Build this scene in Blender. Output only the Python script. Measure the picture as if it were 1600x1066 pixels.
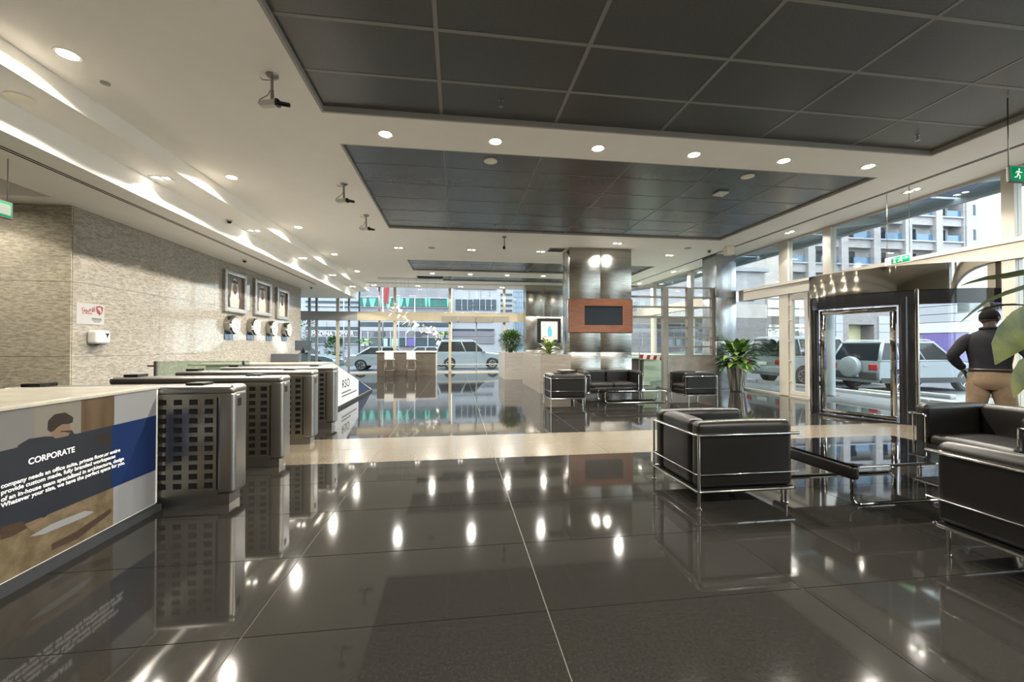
import bpy, bmesh, math, random
from mathutils import Vector, Matrix, Euler
random.seed(7)
PI = math.pi
sc = bpy.context.scene
C = sc.collection
for o in list(bpy.data.objects): bpy.data.objects.remove(o)

# ---------------------------------------------------------------- camera, world, exposure
FPX, YAW, PIT, EYE = 641.8, math.radians(7.704), math.radians(0.65), 1.4
cam = bpy.data.cameras.new('camera'); cam.sensor_width = 36; cam.lens = FPX / 1600 * 36
cam.clip_start = .05; cam.clip_end = 400
co = bpy.data.objects.new('camera', cam); C.objects.link(co)
co.location = (0, 0, EYE); co.rotation_euler = (PI/2 + PIT, 0, -YAW); sc.camera = co
sc.view_settings.view_transform = 'Standard'; sc.view_settings.look = 'None'
sc.view_settings.gamma = 1; sc.view_settings.use_curve_mapping = False
sc.view_settings.exposure = 0.86
sc.cycles.use_denoising = True
sc.cycles.max_bounces = 10; sc.cycles.diffuse_bounces = 5; sc.cycles.glossy_bounces = 5
sc.cycles.transparent_max_bounces = 16; sc.cycles.transmission_bounces = 6
sc.cycles.sample_clamp_indirect = 12; sc.cycles.blur_glossy = 2.0; sc.cycles.caustics_reflective = True; sc.cycles.caustics_refractive = False
w = bpy.data.worlds.new('overcast_sky'); sc.world = w; w.use_nodes = True
wn = w.node_tree.nodes; wl = w.node_tree.links
SKY = 3.7
bg = wn['Background']; bg.inputs[1].default_value = SKY
bg.inputs[0].default_value = (.86, .93, 1, 1)

# ---------------------------------------------------------------- materials
def mat(name, col, rough=.5, metal=0, spec=.5, emit=None, estr=0, coat=0):
    m = bpy.data.materials.new(name); m.use_nodes = True
    b = m.node_tree.nodes['Principled BSDF']
    b.inputs['Base Color'].default_value = (*col, 1); b.inputs['Roughness'].default_value = rough
    b.inputs['Metallic'].default_value = metal; b.inputs['Specular IOR Level'].default_value = spec
    b.inputs['Coat Weight'].default_value = coat
    if emit: b.inputs['Emission Color'].default_value = (*emit, 1); b.inputs['Emission Strength'].default_value = estr
    return m
def noisy(m, c1, c2, scale, detail=4, rough=.6, stretch=(1,1,1), lo=.35, hi=.65, bump=0, bscale=None, rvar=None, coord='Object'):
    nt = m.node_tree; n = nt.nodes; l = nt.links; b = n['Principled BSDF']
    tc = n.new('ShaderNodeTexCoord'); mp = n.new('ShaderNodeMapping'); mp.inputs['Scale'].default_value = stretch
    l.new(tc.outputs[coord], mp.inputs[0])
    no = n.new('ShaderNodeTexNoise'); no.inputs['Scale'].default_value = scale; no.inputs['Detail'].default_value = detail
    no.inputs['Roughness'].default_value = rough; l.new(mp.outputs[0], no.inputs['Vector'])
    r = n.new('ShaderNodeValToRGB'); r.color_ramp.elements[0].position = lo; r.color_ramp.elements[1].position = hi
    r.color_ramp.elements[0].color = (*c1, 1); r.color_ramp.elements[1].color = (*c2, 1)
    l.new(no.outputs['Fac'], r.inputs[0]); l.new(r.outputs[0], b.inputs['Base Color'])
    if bump:
        n2 = n.new('ShaderNodeTexNoise'); n2.inputs['Scale'].default_value = bscale or scale; n2.inputs['Detail'].default_value = 2
        l.new(mp.outputs[0], n2.inputs['Vector'])
        bp = n.new('ShaderNodeBump'); bp.inputs['Strength'].default_value = bump; bp.inputs['Distance'].default_value = .02
        l.new(n2.outputs['Fac'], bp.inputs['Height']); l.new(bp.outputs[0], b.inputs['Normal'])
    if rvar:
        mr = n.new('ShaderNodeMapRange'); mr.inputs[3].default_value = rvar[0]; mr.inputs[4].default_value = rvar[1]
        l.new(no.outputs['Fac'], mr.inputs[0]); l.new(mr.outputs[0], b.inputs['Roughness'])
    return m
def glassmat(name, tint=(.93,.97,.96), refl=.08):
    m = bpy.data.materials.new(name); m.use_nodes = True; n = m.node_tree.nodes; l = m.node_tree.links
    n.remove(n['Principled BSDF']); out = n['Material Output']
    t = n.new('ShaderNodeBsdfTransparent'); t.inputs[0].default_value = (*tint, 1)
    g = n.new('ShaderNodeBsdfGlossy'); g.inputs['Roughness'].default_value = .01
    fr = n.new('ShaderNodeLayerWeight'); fr.inputs[0].default_value = .35
    mr = n.new('ShaderNodeMapRange'); mr.inputs[3].default_value = refl*.4; mr.inputs[4].default_value = .38
    mx = n.new('ShaderNodeMixShader'); l.new(fr.outputs['Fresnel'], mr.inputs[0]); l.new(mr.outputs[0], mx.inputs[0])
    l.new(t.outputs[0], mx.inputs[1]); l.new(g.outputs[0], mx.inputs[2]); l.new(mx.outputs[0], out.inputs[0])
    return m

white = noisy(mat('painted_plaster', (.88,.85,.79), .6), (.87,.84,.78), (.89,.86,.80), 3)
frame_white = mat('cream_aluminium', (.44,.41,.35), .4)
frame_gold = mat('champagne_aluminium', (.42,.37,.27), .4, .3)
dkpanel = noisy(mat('dark_metal_ceiling_panel', (.085,.083,.078), .36, .25), (.075,.074,.07), (.10,.098,.092), 60, bump=.05, bscale=1.2)
dkpanel2 = noisy(mat('dark_metal_ceiling_panel_satin', (.085,.088,.088), .27, .4), (.09,.095,.097), (.112,.117,.119), 50, bump=.07, bscale=1.1)
joint = mat('panel_joint_strip', (.22,.215,.20), .5, .1)
lip = mat('grey_recess_lip', (.36,.34,.31), .5)
granite_dark = noisy(mat('polished_dark_granite', (.02,.02,.018), .08, 0, .40), (.0125,.0118,.0108), (.022,.0208,.0187), 70, 6, .7, rvar=(.03,.07), bump=.003, bscale=1.1)
plinth_m = mat('dark_plinth', (.03,.033,.036), .75, 0, .08)
grout = mat('pale_floor_joint', (.15,.14,.12), .5)
granite_beige = noisy(mat('polished_beige_granite', (.5,.43,.32), .16), (.075,.063,.045), (.165,.142,.106), 60, 6, .75, lo=.38, hi=.60)
granite_wall = noisy(mat('polished_grey_beige_granite', (.3,.27,.22), .07, 0, .22), (.19,.175,.15), (.385,.358,.31), 9, 10, .8, (1,1.0,4.2), lo=.40, hi=.60)
granite_wall2 = noisy(mat('honed_beige_granite', (.4,.35,.26), .12, 0, .4), (.22,.192,.14), (.44,.392,.30), 9, 10, .8, (1,1.0,4.2), lo=.40, hi=.60)
travertine = noisy(mat('grey_travertine', (.3,.27,.23), .3), (.17,.15,.125), (.26,.23,.195), 3, 6, .7, (1,1,7), lo=.3, hi=.7)
steel = noisy(mat('brushed_stainless_steel', (.5,.49,.46), .16, 1), (.38,.37,.345), (.46,.45,.42), 30, 3, .6, (.02,.02,1), bump=.10, bscale=140)
steel_end = mat('satin_steel', (.31,.30,.285), .32, 1)
steel_dk = mat('dark_brushed_steel', (.33,.315,.275), .30, 1)
chrome = mat('chrome', (.80,.80,.79), .05, 1)
chrome_dk = mat('dark_chrome', (.42,.40,.37), .05, 1)
black = mat('matt_black', (.006,.006,.006), .7, 0, .15)
gloss_black = mat('gloss_black', (.008,.008,.009), .08)
dkgrey = mat('dark_grey', (.06,.06,.06), .5)
leather = noisy(mat('black_leather', (.006,.006,.005), .36, 0, .28), (.0035,.0033,.003), (.007,.006,.0055), 220, 3, bump=.06, bscale=260)
blackglass = mat('black_glass', (.004,.004,.005), .02, 0, .8)
glass = glassmat('window_glass')
glass_green = glassmat('green_balustrade_glass', (.80,.88,.82), .25)
glass_canopy = mat('blue_grey_canopy_glass', (.16,.24,.30), .15)
lampE = mat('lamp_lens', (1,1,1), .4, emit=(1,.83,.58), estr=26)
lampW = mat('neutral_lamp_lens', (1,1,1), .4, emit=(1,.93,.80), estr=16)
plastic_cream = mat('cream_plastic', (.78,.73,.58), .45)
plastic_white = mat('white_plastic', (.60,.59,.56), .4)
green_sign = mat('green_sign_panel', (.0,.22,.09), .4, emit=(.0,.30,.11), estr=.35)
sign_white = mat('sign_pictogram', (.8,.85,.8), .4, emit=(.8,.9,.8), estr=.35)
red = mat('red', (.22,.012,.016), .5)
wood = noisy(mat('orange_brown_wood', (.3,.1,.035), .35), (.12,.036,.012), (.19,.066,.022), 5, 6, .6, (1,1,9))
paper = mat('white_print', (.36,.355,.345), .45, 0, .25)
leafA = noisy(mat('green_leaf', (.06,.16,.025), .38), (.014,.047,.007), (.045,.10,.018), 9)
leafB = noisy(mat('variegated_leaf', (.3,.38,.1), .38), (.05,.12,.02), (.30,.34,.13), 7, lo=.42, hi=.56)
leafC = noisy(mat('dark_bush_leaf', (.05,.12,.02), .4), (.016,.05,.008), (.07,.13,.025), 12)
bark = mat('plant_stem', (.10,.08,.045), .8)
soil = mat('soil', (.03,.02,.015), .95)

# ---------------------------------------------------------------- mesh helpers
class M:
    soft = False
    def __init__(s): s.v = []; s.f = []; s.m = []; s.k = 0
    def mi(s, k): s.k = k; return s
    def add(s, vs, fs):
        b = len(s.v); s.v += [tuple(v) for v in vs]
        for f in fs: s.f.append([b+i for i in f]); s.m.append(s.k)
        return s
    def box(s, x0, y0, z0, x1, y1, z1):
        return s.add([(x0,y0,z0),(x1,y0,z0),(x1,y1,z0),(x0,y1,z0),(x0,y0,z1),(x1,y0,z1),(x1,y1,z1),(x0,y1,z1)],
            [(0,3,2,1),(4,5,6,7),(0,1,5,4),(1,2,6,5),(2,3,7,6),(3,0,4,7)])
    def rbox(s, x0, y0, z0, x1, y1, z1, r=.02, seg=2, puff=0):
        lo, hi = (x0,y0,z0), (x1,y1,z1); r = min(r, .49*min(x1-x0, y1-y0, z1-z0))
        mid = 4 if puff else 1; ax = []
        for a, b in zip(lo, hi):
            t = [r*(1-math.cos(PI/2*i/seg)) if False else r*i/seg for i in range(seg+1)]
            ax.append([a+q for q in t]+[a+r+(b-a-2*r)*i/mid for i in range(1, mid)]+[b-q for q in reversed(t)])
        idx = {}; vs = []; fs = []
        def pt(i, j, k):
            if (i,j,k) not in idx:
                p = Vector((ax[0][i], ax[1][j], ax[2][k]))
                q = Vector([min(max(p[n], lo[n]+r), hi[n]-r) for n in range(3)]); d = p-q
                if d.length > 1e-9:
                    p = q+d.normalized()*r
                if puff and p.z > (z0+z1)/2:
                    u = (p.x-x0)/(x1-x0); t = (p.y-y0)/(y1-y0)
                    p.z += puff*max(0,math.sin(PI*u))**.7*max(0,math.sin(PI*t))**.7
                idx[(i,j,k)] = len(vs); vs.append(p)
            return idx[(i,j,k)]
        n = [len(q)-1 for q in ax]
        for a in range(3):
            b, c = (a+1)%3, (a+2)%3
            for e in (0, n[a]):
                for i in range(n[b]):
                    for j in range(n[c]):
                        q = []
                        for (di, dj) in ((0,0),(1,0),(1,1),(0,1)):
                            t = [0,0,0]; t[a] = e; t[b] = i+di; t[c] = j+dj; q.append(pt(*t))
                        fs.append(q if e else q[::-1])
        return s.add(vs, fs)
    def ring(s, c, ax, r, n, ph=0):
        ax = Vector(ax).normalized(); a = ax.orthogonal().normalized()
        if abs(ax.z) > .99: a = Vector((1,0,0))
        b = ax.cross(a)
        return [Vector(c)+a*r*math.cos(ph+2*PI*i/n)+b*r*math.sin(ph+2*PI*i/n) for i in range(n)]
    def cyl(s, p0, p1, r0, r1=None, n=12, caps=True):
        r1 = r0 if r1 is None else r1; ax = Vector(p1)-Vector(p0)
        A = s.ring(p0, ax, r0, n); B = s.ring(p1, ax, r1, n)
        fs = [(i,(i+1)%n,n+(i+1)%n,n+i) for i in range(n)]
        if caps: fs += [tuple(range(n-1,-1,-1)), tuple(range(n,2*n))]
        return s.add(A+B, fs)
    def tube(s, pts, r, n=8, closed=False):
        P = [Vector(p) for p in pts]; L = len(P); vs = []; ref = None
        rr = r if isinstance(r, (list, tuple)) else [r]*L
        for i in range(L):
            if closed: t = (P[(i+1)%L]-P[i-1])
            else: t = P[min(i+1,L-1)]-P[max(i-1,0)]
            t.normalize()
            if ref is None: ref = t.orthogonal().normalized()
            ref = (ref-t*ref.dot(t)).normalized(); b = t.cross(ref)
            vs += [P[i]+ref*rr[i]*math.cos(2*PI*k/n)+b*rr[i]*math.sin(2*PI*k/n) for k in range(n)]
        fs = []
        for i in range(L if closed else L-1):
            j = (i+1)%L
            fs += [(i*n+k, i*n+(k+1)%n, j*n+(k+1)%n, j*n+k) for k in range(n)]
        if not closed: fs += [tuple(range(n-1,-1,-1)), tuple(range((L-1)*n, L*n))]
        return s.add(vs, fs)
    def lathe(s, prof, c=(0,0,0), n=24):
        vs = []; L = len(prof)
        for r, z in prof: vs += [(c[0]+r*math.cos(2*PI*k/n), c[1]+r*math.sin(2*PI*k/n), c[2]+z) for k in range(n)]
        fs = [(i*n+k, i*n+(k+1)%n, (i+1)*n+(k+1)%n, (i+1)*n+k) for i in range(L-1) for k in range(n)]
        fs += [tuple(range(n-1,-1,-1)), tuple(range((L-1)*n, L*n))]
        return s.add(vs, fs)
    def prism(s, poly, a0, a1, axis='z'):
        def p(q, a): return (q[0],q[1],a) if axis == 'z' else ((q[0],a,q[1]) if axis == 'y' else (a,q[0],q[1]))
        n = len(poly); vs = [p(q,a0) for q in poly]+[p(q,a1) for q in poly]
        return s.add(vs, [tuple(range(n-1,-1,-1)), tuple(range(n,2*n))]+[(i,(i+1)%n,n+(i+1)%n,n+i) for i in range(n)])
    def poly(s, pts): return s.add(pts, [tuple(range(len(pts)))])
    def sphere(s, c, r, n=12, m=8, sc_=(1,1,1)):
        prof = [(max(1e-4, r*math.sin(PI*i/m))*1, -r*math.cos(PI*i/m)) for i in range(m+1)]
        b = len(s.v); s.lathe(prof, (0,0,0), n)
        for i in range(b, len(s.v)):
            x, y, z = s.v[i]; s.v[i] = (c[0]+x*sc_[0], c[1]+y*sc_[1], c[2]+z*sc_[2])
        return s
    def mesh(s, name, mats, smooth=True, fix=True):
        me = bpy.data.meshes.new(name); me.from_pydata(s.v, [], s.f)
        mats = mats if isinstance(mats, (list, tuple)) else [mats]
        for m_ in mats: me.materials.append(m_)
        if len(mats) > 1: me.polygons.foreach_set('material_index', s.m)
        if fix:
            bm = bmesh.new(); bm.from_mesh(me); bmesh.ops.recalc_face_normals(bm, faces=bm.faces[:])
            if smooth:
                ar = {f: f.calc_area() for f in bm.faces}
                for e in bm.edges:
                    if len(e.link_faces) == 2:
                        an = e.calc_face_angle(0); q = sorted(ar[f] for f in e.link_faces)
                        e.smooth = not (an > .66 or (not s.soft and an > .06 and q[1] > 10*q[0]))
            bm.to_mesh(me); bm.free()
        if smooth: me.polygons.foreach_set('use_smooth', [True]*len(me.polygons))
        me.update(); return me
    def build(s, name, mats, parent=None, world=False, smooth=True, fix=True):
        o = bpy.data.objects.new(name, s.mesh(name, mats, smooth, fix)); C.objects.link(o)
        if parent:
            o.parent = parent
            if world: o.location = -parent.location if parent.parent is None else (0,0,0)
        return o
def tag(o, label=None, cat=None, group=None, kind=None):
    if label: o['label'] = label
    if cat: o['category'] = cat
    if group: o['group'] = group
    if kind: o['kind'] = kind
    return o
def thing(name, label, cat, loc=(0,0,0), rz=0, group=None, kind=None):
    o = bpy.data.objects.new(name, None); C.objects.link(o); o.empty_display_size = .1
    o.location = loc; o.rotation_euler = (0,0,rz); return tag(o, label, cat, group, kind)
def inst(o, name=None, parent=None, loc=None):
    c = o.copy(); C.objects.link(c)
    if parent: c.parent = parent
    if loc is not None: c.location = loc
    return c
def copy_tree(o, parent=None):
    kids = list(o.children); c = o.copy(); C.objects.link(c)
    if parent: c.parent = parent
    for k in kids: copy_tree(k, c)
    return c
def light(kind, name, loc, energy, col, parent=None, rot=(0,0,0), **kw):
    d = bpy.data.lights.new(name, kind); d.energy = energy; d.color = col
    for k, v in kw.items(): setattr(d, k, v)
    o = bpy.data.objects.new(name, d); C.objects.link(o); o.location = loc; o.rotation_euler = rot
    if parent: o.parent = parent
    return o
def text(body, name, m, parent, loc, rot, size, extrude=.0005, align='LEFT', world=False, wid=None, bold=0, sx=1):
    d = bpy.data.curves.new(name, 'FONT'); d.body = body; d.size = size; d.extrude = extrude; d.align_x = align; d.offset = size*bold
    t = bpy.data.objects.new(name, d); C.objects.link(t)
    me = bpy.data.meshes.new_from_object(t.evaluated_get(bpy.context.evaluated_depsgraph_get()))
    bpy.data.objects.remove(t); bpy.data.curves.remove(d)
    xs_ = [v.co.x for v in me.vertices]; k = wid/(max(xs_)-min(xs_)) if wid else sx
    for v in me.vertices: v.co.x *= k
    me.materials.clear(); me.materials.append(m)
    o = bpy.data.objects.new(name, me); C.objects.link(o); o.parent = parent
    o.location = Vector(loc)-(parent.location if world and parent and parent.parent is None else Vector((0,0,0)))
    o.rotation_euler = rot; return o
_s, _c = math.sin(YAW), math.cos(YAW)
def ray(u, v):
    x = (u-800)/FPX; z = -(v-533)/FPX
    y = math.cos(PIT)-z*math.sin(PIT); z = math.sin(PIT)+z*math.cos(PIT)
    return Vector((x*_c+y*_s, -x*_s+y*_c, z))
EYEV = Vector((0,0,EYE))
def onX(u, v, x): d = ray(u, v); return EYEV+d*(x/d.x)      # point of the plane X = x seen at u, v
def onY(u, v, y): d = ray(u, v); return EYEV+d*(y/d.y)
ORD = ['first','second','third','fourth','fifth','sixth','seventh','eighth','ninth']
# ================================================================ SETTING
HC = 4.36
# ---- outside ground
noisy_asph = noisy(mat('wet_asphalt', (.09,.10,.11), .3), (.04,.048,.056), (.07,.08,.088), 2.2, 5, rvar=(.18,.5))
paving = noisy(mat('pale_pavement', (.36,.35,.33), .6), (.08,.084,.09), (.115,.12,.125), 3)
g = M().box(-60,-40,-.5,110,90,-.12).build('ground', noisy_asph)
tag(g, 'dark grey road surface outside the glass walls of the lobby', 'ground', kind='structure')
g = M().box(9.3,-12,-.13,11.6,21.5,-.03).box(-14,21.5,-.13,11.6,23.6,-.03).build('pavement', paving)
tag(g, 'pale pavement strip along the outside of the glass walls', 'pavement', kind='structure')

# ---- floor
fl = M().box(-11,-7,-.12,9.2,21.45,-.004).build('floor', grout)
tag(fl, 'polished dark granite floor of the lobby with pale joints', 'floor', kind='structure')
XJ = [-1.02+1.5*i for i in range(-5, 8)]
yrow = [3.65+.756*j for j in range(-5, 2)]
rows = [(yrow[i], yrow[i+1]) for i in range(len(yrow)-1)]+[(4.406, 5.13)]
far0 = 6.47
rows += [(far0+.756*j, far0+.756*(j+1)) for j in range(6)]
tiles = {}
def tile(x0, x1, y0, y1, m, name):
    key = (round(x1-x0,3), round(y1-y0,3), m.name)
    if key not in tiles: tiles[key] = M().box(-(x1-x0)/2+.003, -(y1-y0)/2+.003, -.02, (x1-x0)/2-.003, (y1-y0)/2-.003, 0).mesh(name, m, smooth=False)
    o = bpy.data.objects.new(name, tiles[key]); C.objects.link(o); o.parent = fl
    o.location = ((x0+x1)/2, (y0+y1)/2, 0)
    o.rotation_euler = (random.uniform(-1,1)*.0007, random.uniform(-1,1)*.0005, 0)
    return o
for y0, y1 in rows:
    for i in range(len(XJ)-1):
        x0, x1 = XJ[i], min(XJ[i+1], 9.12)
        if x1-x0 > .1: tile(x0, x1, y0, y1, granite_dark, 'floor_tile')
for y0, y1 in ((5.13, 5.80), (5.80, 6.47)):
    for i in range(len(XJ)-1):
        x0, x1 = XJ[i], min(XJ[i+1], 9.12)
        if x1-x0 > .1: tag(tile(x0, x1, y0, y1, granite_beige, 'strip_tile'), 'speckled beige granite tile of the pale strip')
m = M(); y = far0+.756*6
while y < 21.2:
    for i in range(len(XJ)-1):
        m.box(XJ[i]+.0022, y+.0022, -.02, min(XJ[i+1], 9.12)-.0022, min(y+.756, 21.36)-.0022, 0)
    y += .756
tag(m.build('far_floor_tiles', granite_dark, fl, smooth=False), kind='stuff')

# ---- ceiling: white slab with four recessed fields of dark metal panels
REC = [(-1.7, 7.36, -.62, 5.46), (-1.7, 7.36, 6.27, 10.66), (-1.7, 7.36, 14.45, 16.5), (-1.7, 7.36, 17.72, 18.96)]
xs = [-4.33, -1.7, 7.36, 9.3]; ys = [-7]+[q for r in REC for q in r[2:]]+[21.5]
cm = M(); idx = {}
def cv(x, y, z):
    k = (x, y, z)
    if k not in idx: idx[k] = len(cm.v); cm.v.append(k)
    return idx[k]
def cf(*q): cm.f.append([cv(*p) for p in q]); cm.m.append(0)
for i in range(3):
    for j in range(len(ys)-1):
        x0, x1, y0, y1 = xs[i], xs[i+1], ys[j], ys[j+1]
        if i == 1 and any(abs(y0-r[2]) < 1e-6 for r in REC):
            cf((x0,y0,HC),(x0,y1,HC),(x0,y1,HC+.3),(x0,y0,HC+.3)); cf((x1,y0,HC),(x1,y1,HC),(x1,y1,HC+.3),(x1,y0,HC+.3))
            cf((x0,y0,HC),(x1,y0,HC),(x1,y0,HC+.3),(x0,y0,HC+.3)); cf((x0,y1,HC),(x1,y1,HC),(x1,y1,HC+.3),(x0,y1,HC+.3))
        else: cf((x0,y0,HC),(x1,y0,HC),(x1,y1,HC),(x0,y1,HC))
cf((-4.33,-7,HC+.3),(9.3,-7,HC+.3),(9.3,21.5,HC+.3),(-4.33,21.5,HC+.3))
ceil = cm.build('ceiling', white, smooth=False)
tag(ceil, 'off-white plaster ceiling framing recessed fields of dark metal panels', 'ceiling', kind='structure')
pmesh = {}
for ri, (x0, x1, y0, y1) in enumerate(REC):
    mt = dkpanel if ri == 0 else dkpanel2; zp = HC+(.075 if ri == 0 else .045)
    M().box(x0+.001, y0+.001, zp+.012, x1-.001, y1-.001, zp+.03).build('field_backing', joint, ceil, smooth=False)
    t = .03
    for (a0,b0,a1,b1) in ((x0+.002,y0+.002,x0+t,y1-.002),(x1-t,y0+.002,x1-.002,y1-.002),(x0+t,y0+.002,x1-t,y0+t),(x0+t,y1-t,x1-t,y1-.002)):
        M().box(a0, b0, HC+.004, a1, b1, zp).build('recess_lip', lip, ceil, smooth=False)
    gx = [x0+.03]+[-.2+1.53*i for i in range(5)]+[x1-.03]
    base = 3.97 if ri == 0 else (7.0 if ri == 1 else 15.22 if ri == 2 else 18.34)
    gy = [y0+.03]; y = base-.77*12
    while y < y1-.2:
        if y > y0+.2: gy.append(y)
        y += .77
    gy.append(y1-.03)
    gap = .004; jw = .021 if ri == 0 else .007
    for x in gx[1:-1]: M().box(x-jw, y0+.03, zp-.004, x+jw, y1-.03, zp+.004).build('joint_strip', joint, ceil, smooth=False)
    for y in gy[1:-1]: M().box(x0+.03, y-jw, zp-.0036, x1-.03, y+jw, zp+.004).build('joint_strip', joint, ceil, smooth=False)
    for i in range(len(gx)-1):
        for j in range(len(gy)-1):
            wx, wy = gx[i+1]-gx[i]-gap, gy[j+1]-gy[j]-gap
            k = (round(wx,3), round(wy,3), ri)
            if k not in pmesh: pmesh[k] = M().box(-wx/2,-wy/2,0,wx/2,wy/2,.011).mesh('ceiling_panel', mt, smooth=False)
            o = bpy.data.objects.new('ceiling_panel', pmesh[k]); C.objects.link(o); o.parent = ceil
            o.location = ((gx[i]+gx[i+1])/2, (gy[j]+gy[j+1])/2, zp)
            o.rotation_euler = (random.uniform(-1,1)*(.002 if ri == 0 else .0009), random.uniform(-1,1)*(.001 if ri == 0 else .0004), 0)
# black linear air slots
def slot(x0, y0, x1, y1, z): return M().box(x0, y0, z-.004, x1, y1, z+.004).build('air_slot', black, ceil, smooth=False)
for dx in (0, .05): slot(8.20+dx, -3, 8.225+dx, 21.2, HC)
slot(-4.2, 19.88, 8.1, 19.91, HC); slot(-4.2, 19.95, 8.1, 19.98, HC)

# ---- stepped soffits over the desk
Z1, Z2 = 4.11, 3.755
st = M().prism([(-4.34,HC+.25),(-4.34,Z1),(-4.93,Z1),(-4.93,Z2),(-6.66,Z2),(-6.66,HC+.25)], 7.4, 21.38, 'y')
st.prism([(-4.34,HC+.25),(-4.34,Z1),(-4.93,Z1),(-4.93,Z2),(-6.36,Z2),(-6.36,HC+.25)], -7, 7.4, 'y')
st.box(-11, 7.4, Z2, -6.66, 7.82, HC+.25).box(-11,-7,Z2+.35,-6.36,7.4,HC+.25).box(-11, 18.05, Z2, -6.66, 21.38, HC+.25)
so = st.build('trim_1', white, smooth=False)
tag(so, 'white stepped soffit lit by small lamps above the granite wall', 'soffit', kind='structure')
for dx in (0, .055): M().box(-5.34-dx, -3, Z2-.003, -5.315-dx, 16.6, Z2+.003).build('air_slot', black, so, smooth=False)

# ---- granite walls, left
def clad(name, label, mt, axis, at, a0, a1, z0, z1, wids, zj, kind='structure', gap=.006, out=.02):
    base = (M().box(at-.3, a0, z0, at-.012, a1, z1) if axis == 'x' else M().box(a0, at+.012, z0, a1-.32, at+.3, z1)).build(name, grout, smooth=False)
    tag(base, label, 'wall', kind=kind); e = [a0]
    while e[-1] < a1-.2: e.append(min(e[-1]+wids, a1))
    e[-1] = a1
    for i in range(len(e)-1):
        for j in range(len(zj)-1):
            q = (at-out, e[i]+gap/2, zj[j]+gap/2, at, e[i+1]-gap/2, zj[j+1]-gap/2) if axis == 'x' else (e[i]+gap/2, at, zj[j]+gap/2, e[i+1]-gap/2, at+out, zj[j+1]-gap/2)
            M().box(*q).build('granite_panel', mt, base, smooth=False)
    return base
wl_ = clad('wall_left', 'polished grey-beige granite wall with portraits and clocks', granite_wall, 'x', -6.40, 7.824, 18.05, 0, Z2+.02, 2.05, [0,1.21,2.48,Z2+.02])
clad('wall_return', 'beige granite wall return beside the exit sign and desk', granite_wall2, 'y', 7.80, -11, -6.40, 0, Z2, 3.0, [0,1.22,2.475,Z2])
tag(M().box(-11.3,-7,0,-11,21.4,HC+.25).box(-11.3,-7.3,0,9.3,-7,HC+.3).build('wall_back', granite_wall2, smooth=False), 'plain granite walls at the unseen side and rear of the hall', 'wall', kind='structure')

# ---- glass walls
GX = 9.17; GY = 21.4
wr = tag(M().box(GX-.05,-7,-.02,GX+.07,5.76,.05).build('window_1', frame_white, smooth=False), 'tall glass front with cream frame along the car park side', 'window', kind='structure')
def frame(o, name, q, mt=frame_white): return M().box(*q).build(name, mt, o, smooth=False)
frame(wr, 'sill', (GX-.05, 9.55, -.02, GX+.07, 21.4, .05))
frame(wr, 'header_beam', (GX-.10, -7, 2.83, GX+.10, 12.2, 3.18)); frame(wr, 'header_beam', (GX-.10, 12.95, 2.83, GX+.10, 21.4, 3.18))
frame(wr, 'header_edge', (GX-.13, -7, 3.10, GX-.10, 12.2, 3.115))
frame(wr, 'head_rail', (GX-.05, -7, HC-.05, GX+.06, 21.4, HC+.02))
UM = [(-2.7,-2.58),(1.5,1.62),(5.57,5.74),(8.92,9.14),(10.24,10.56),(15.0,15.25),(18.1,18.35)]
for a, b in UM: frame(wr, 'mullion', (GX-.07, a, 3.17, GX+.09, b, HC-.03))
for a, b in [(-2.7,-2.58),(1.5,1.62),(5.57,5.74),(10.24,10.56),(15.0,15.25),(18.1,18.35)]: frame(wr, 'mullion', (GX-.07, a, .02, GX+.09, b, 2.84))
ed = [-7]+[q for p in UM for q in p]+[21.4]
for i in range(0, len(ed), 2): M().box(GX-.006, ed[i], 3.17, GX+.006, ed[i+1], HC-.04).build('pane', glass, wr, smooth=False)
for a, b in ((-7,-2.7),(-2.58,1.5),(1.62,5.57),(10.56,15.0),(15.25,18.1),(18.35,21.35)): M().box(GX-.006, a, .04, GX+.006, b, 2.84).build('pane', glass, wr, smooth=False)
# narrow cream side door between the post and the revolving door
sd = tag(M().box(GX-.045,9.62,.06,GX+.045,9.72,2.8).box(GX-.045,10.14,.06,GX+.045,10.22,2.8).box(GX-.045,9.72,.06,GX+.045,10.14,.16).box(GX-.045,9.72,2.66,GX+.045,10.14,2.8).build('door_2', frame_white, smooth=False),
    'narrow cream framed glass side door next to the revolving door', 'door', kind='structure')
M().box(GX-.006,9.72,.16,GX+.006,10.14,2.66).build('pane', glass, sd, smooth=False)
for z in (.42,.98,1.52,2.1,2.5): M().cyl((GX-.09,10.19,z),(GX-.045,10.19,z),.022,n=10).build('hinge_bolt', frame_white, sd)

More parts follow.
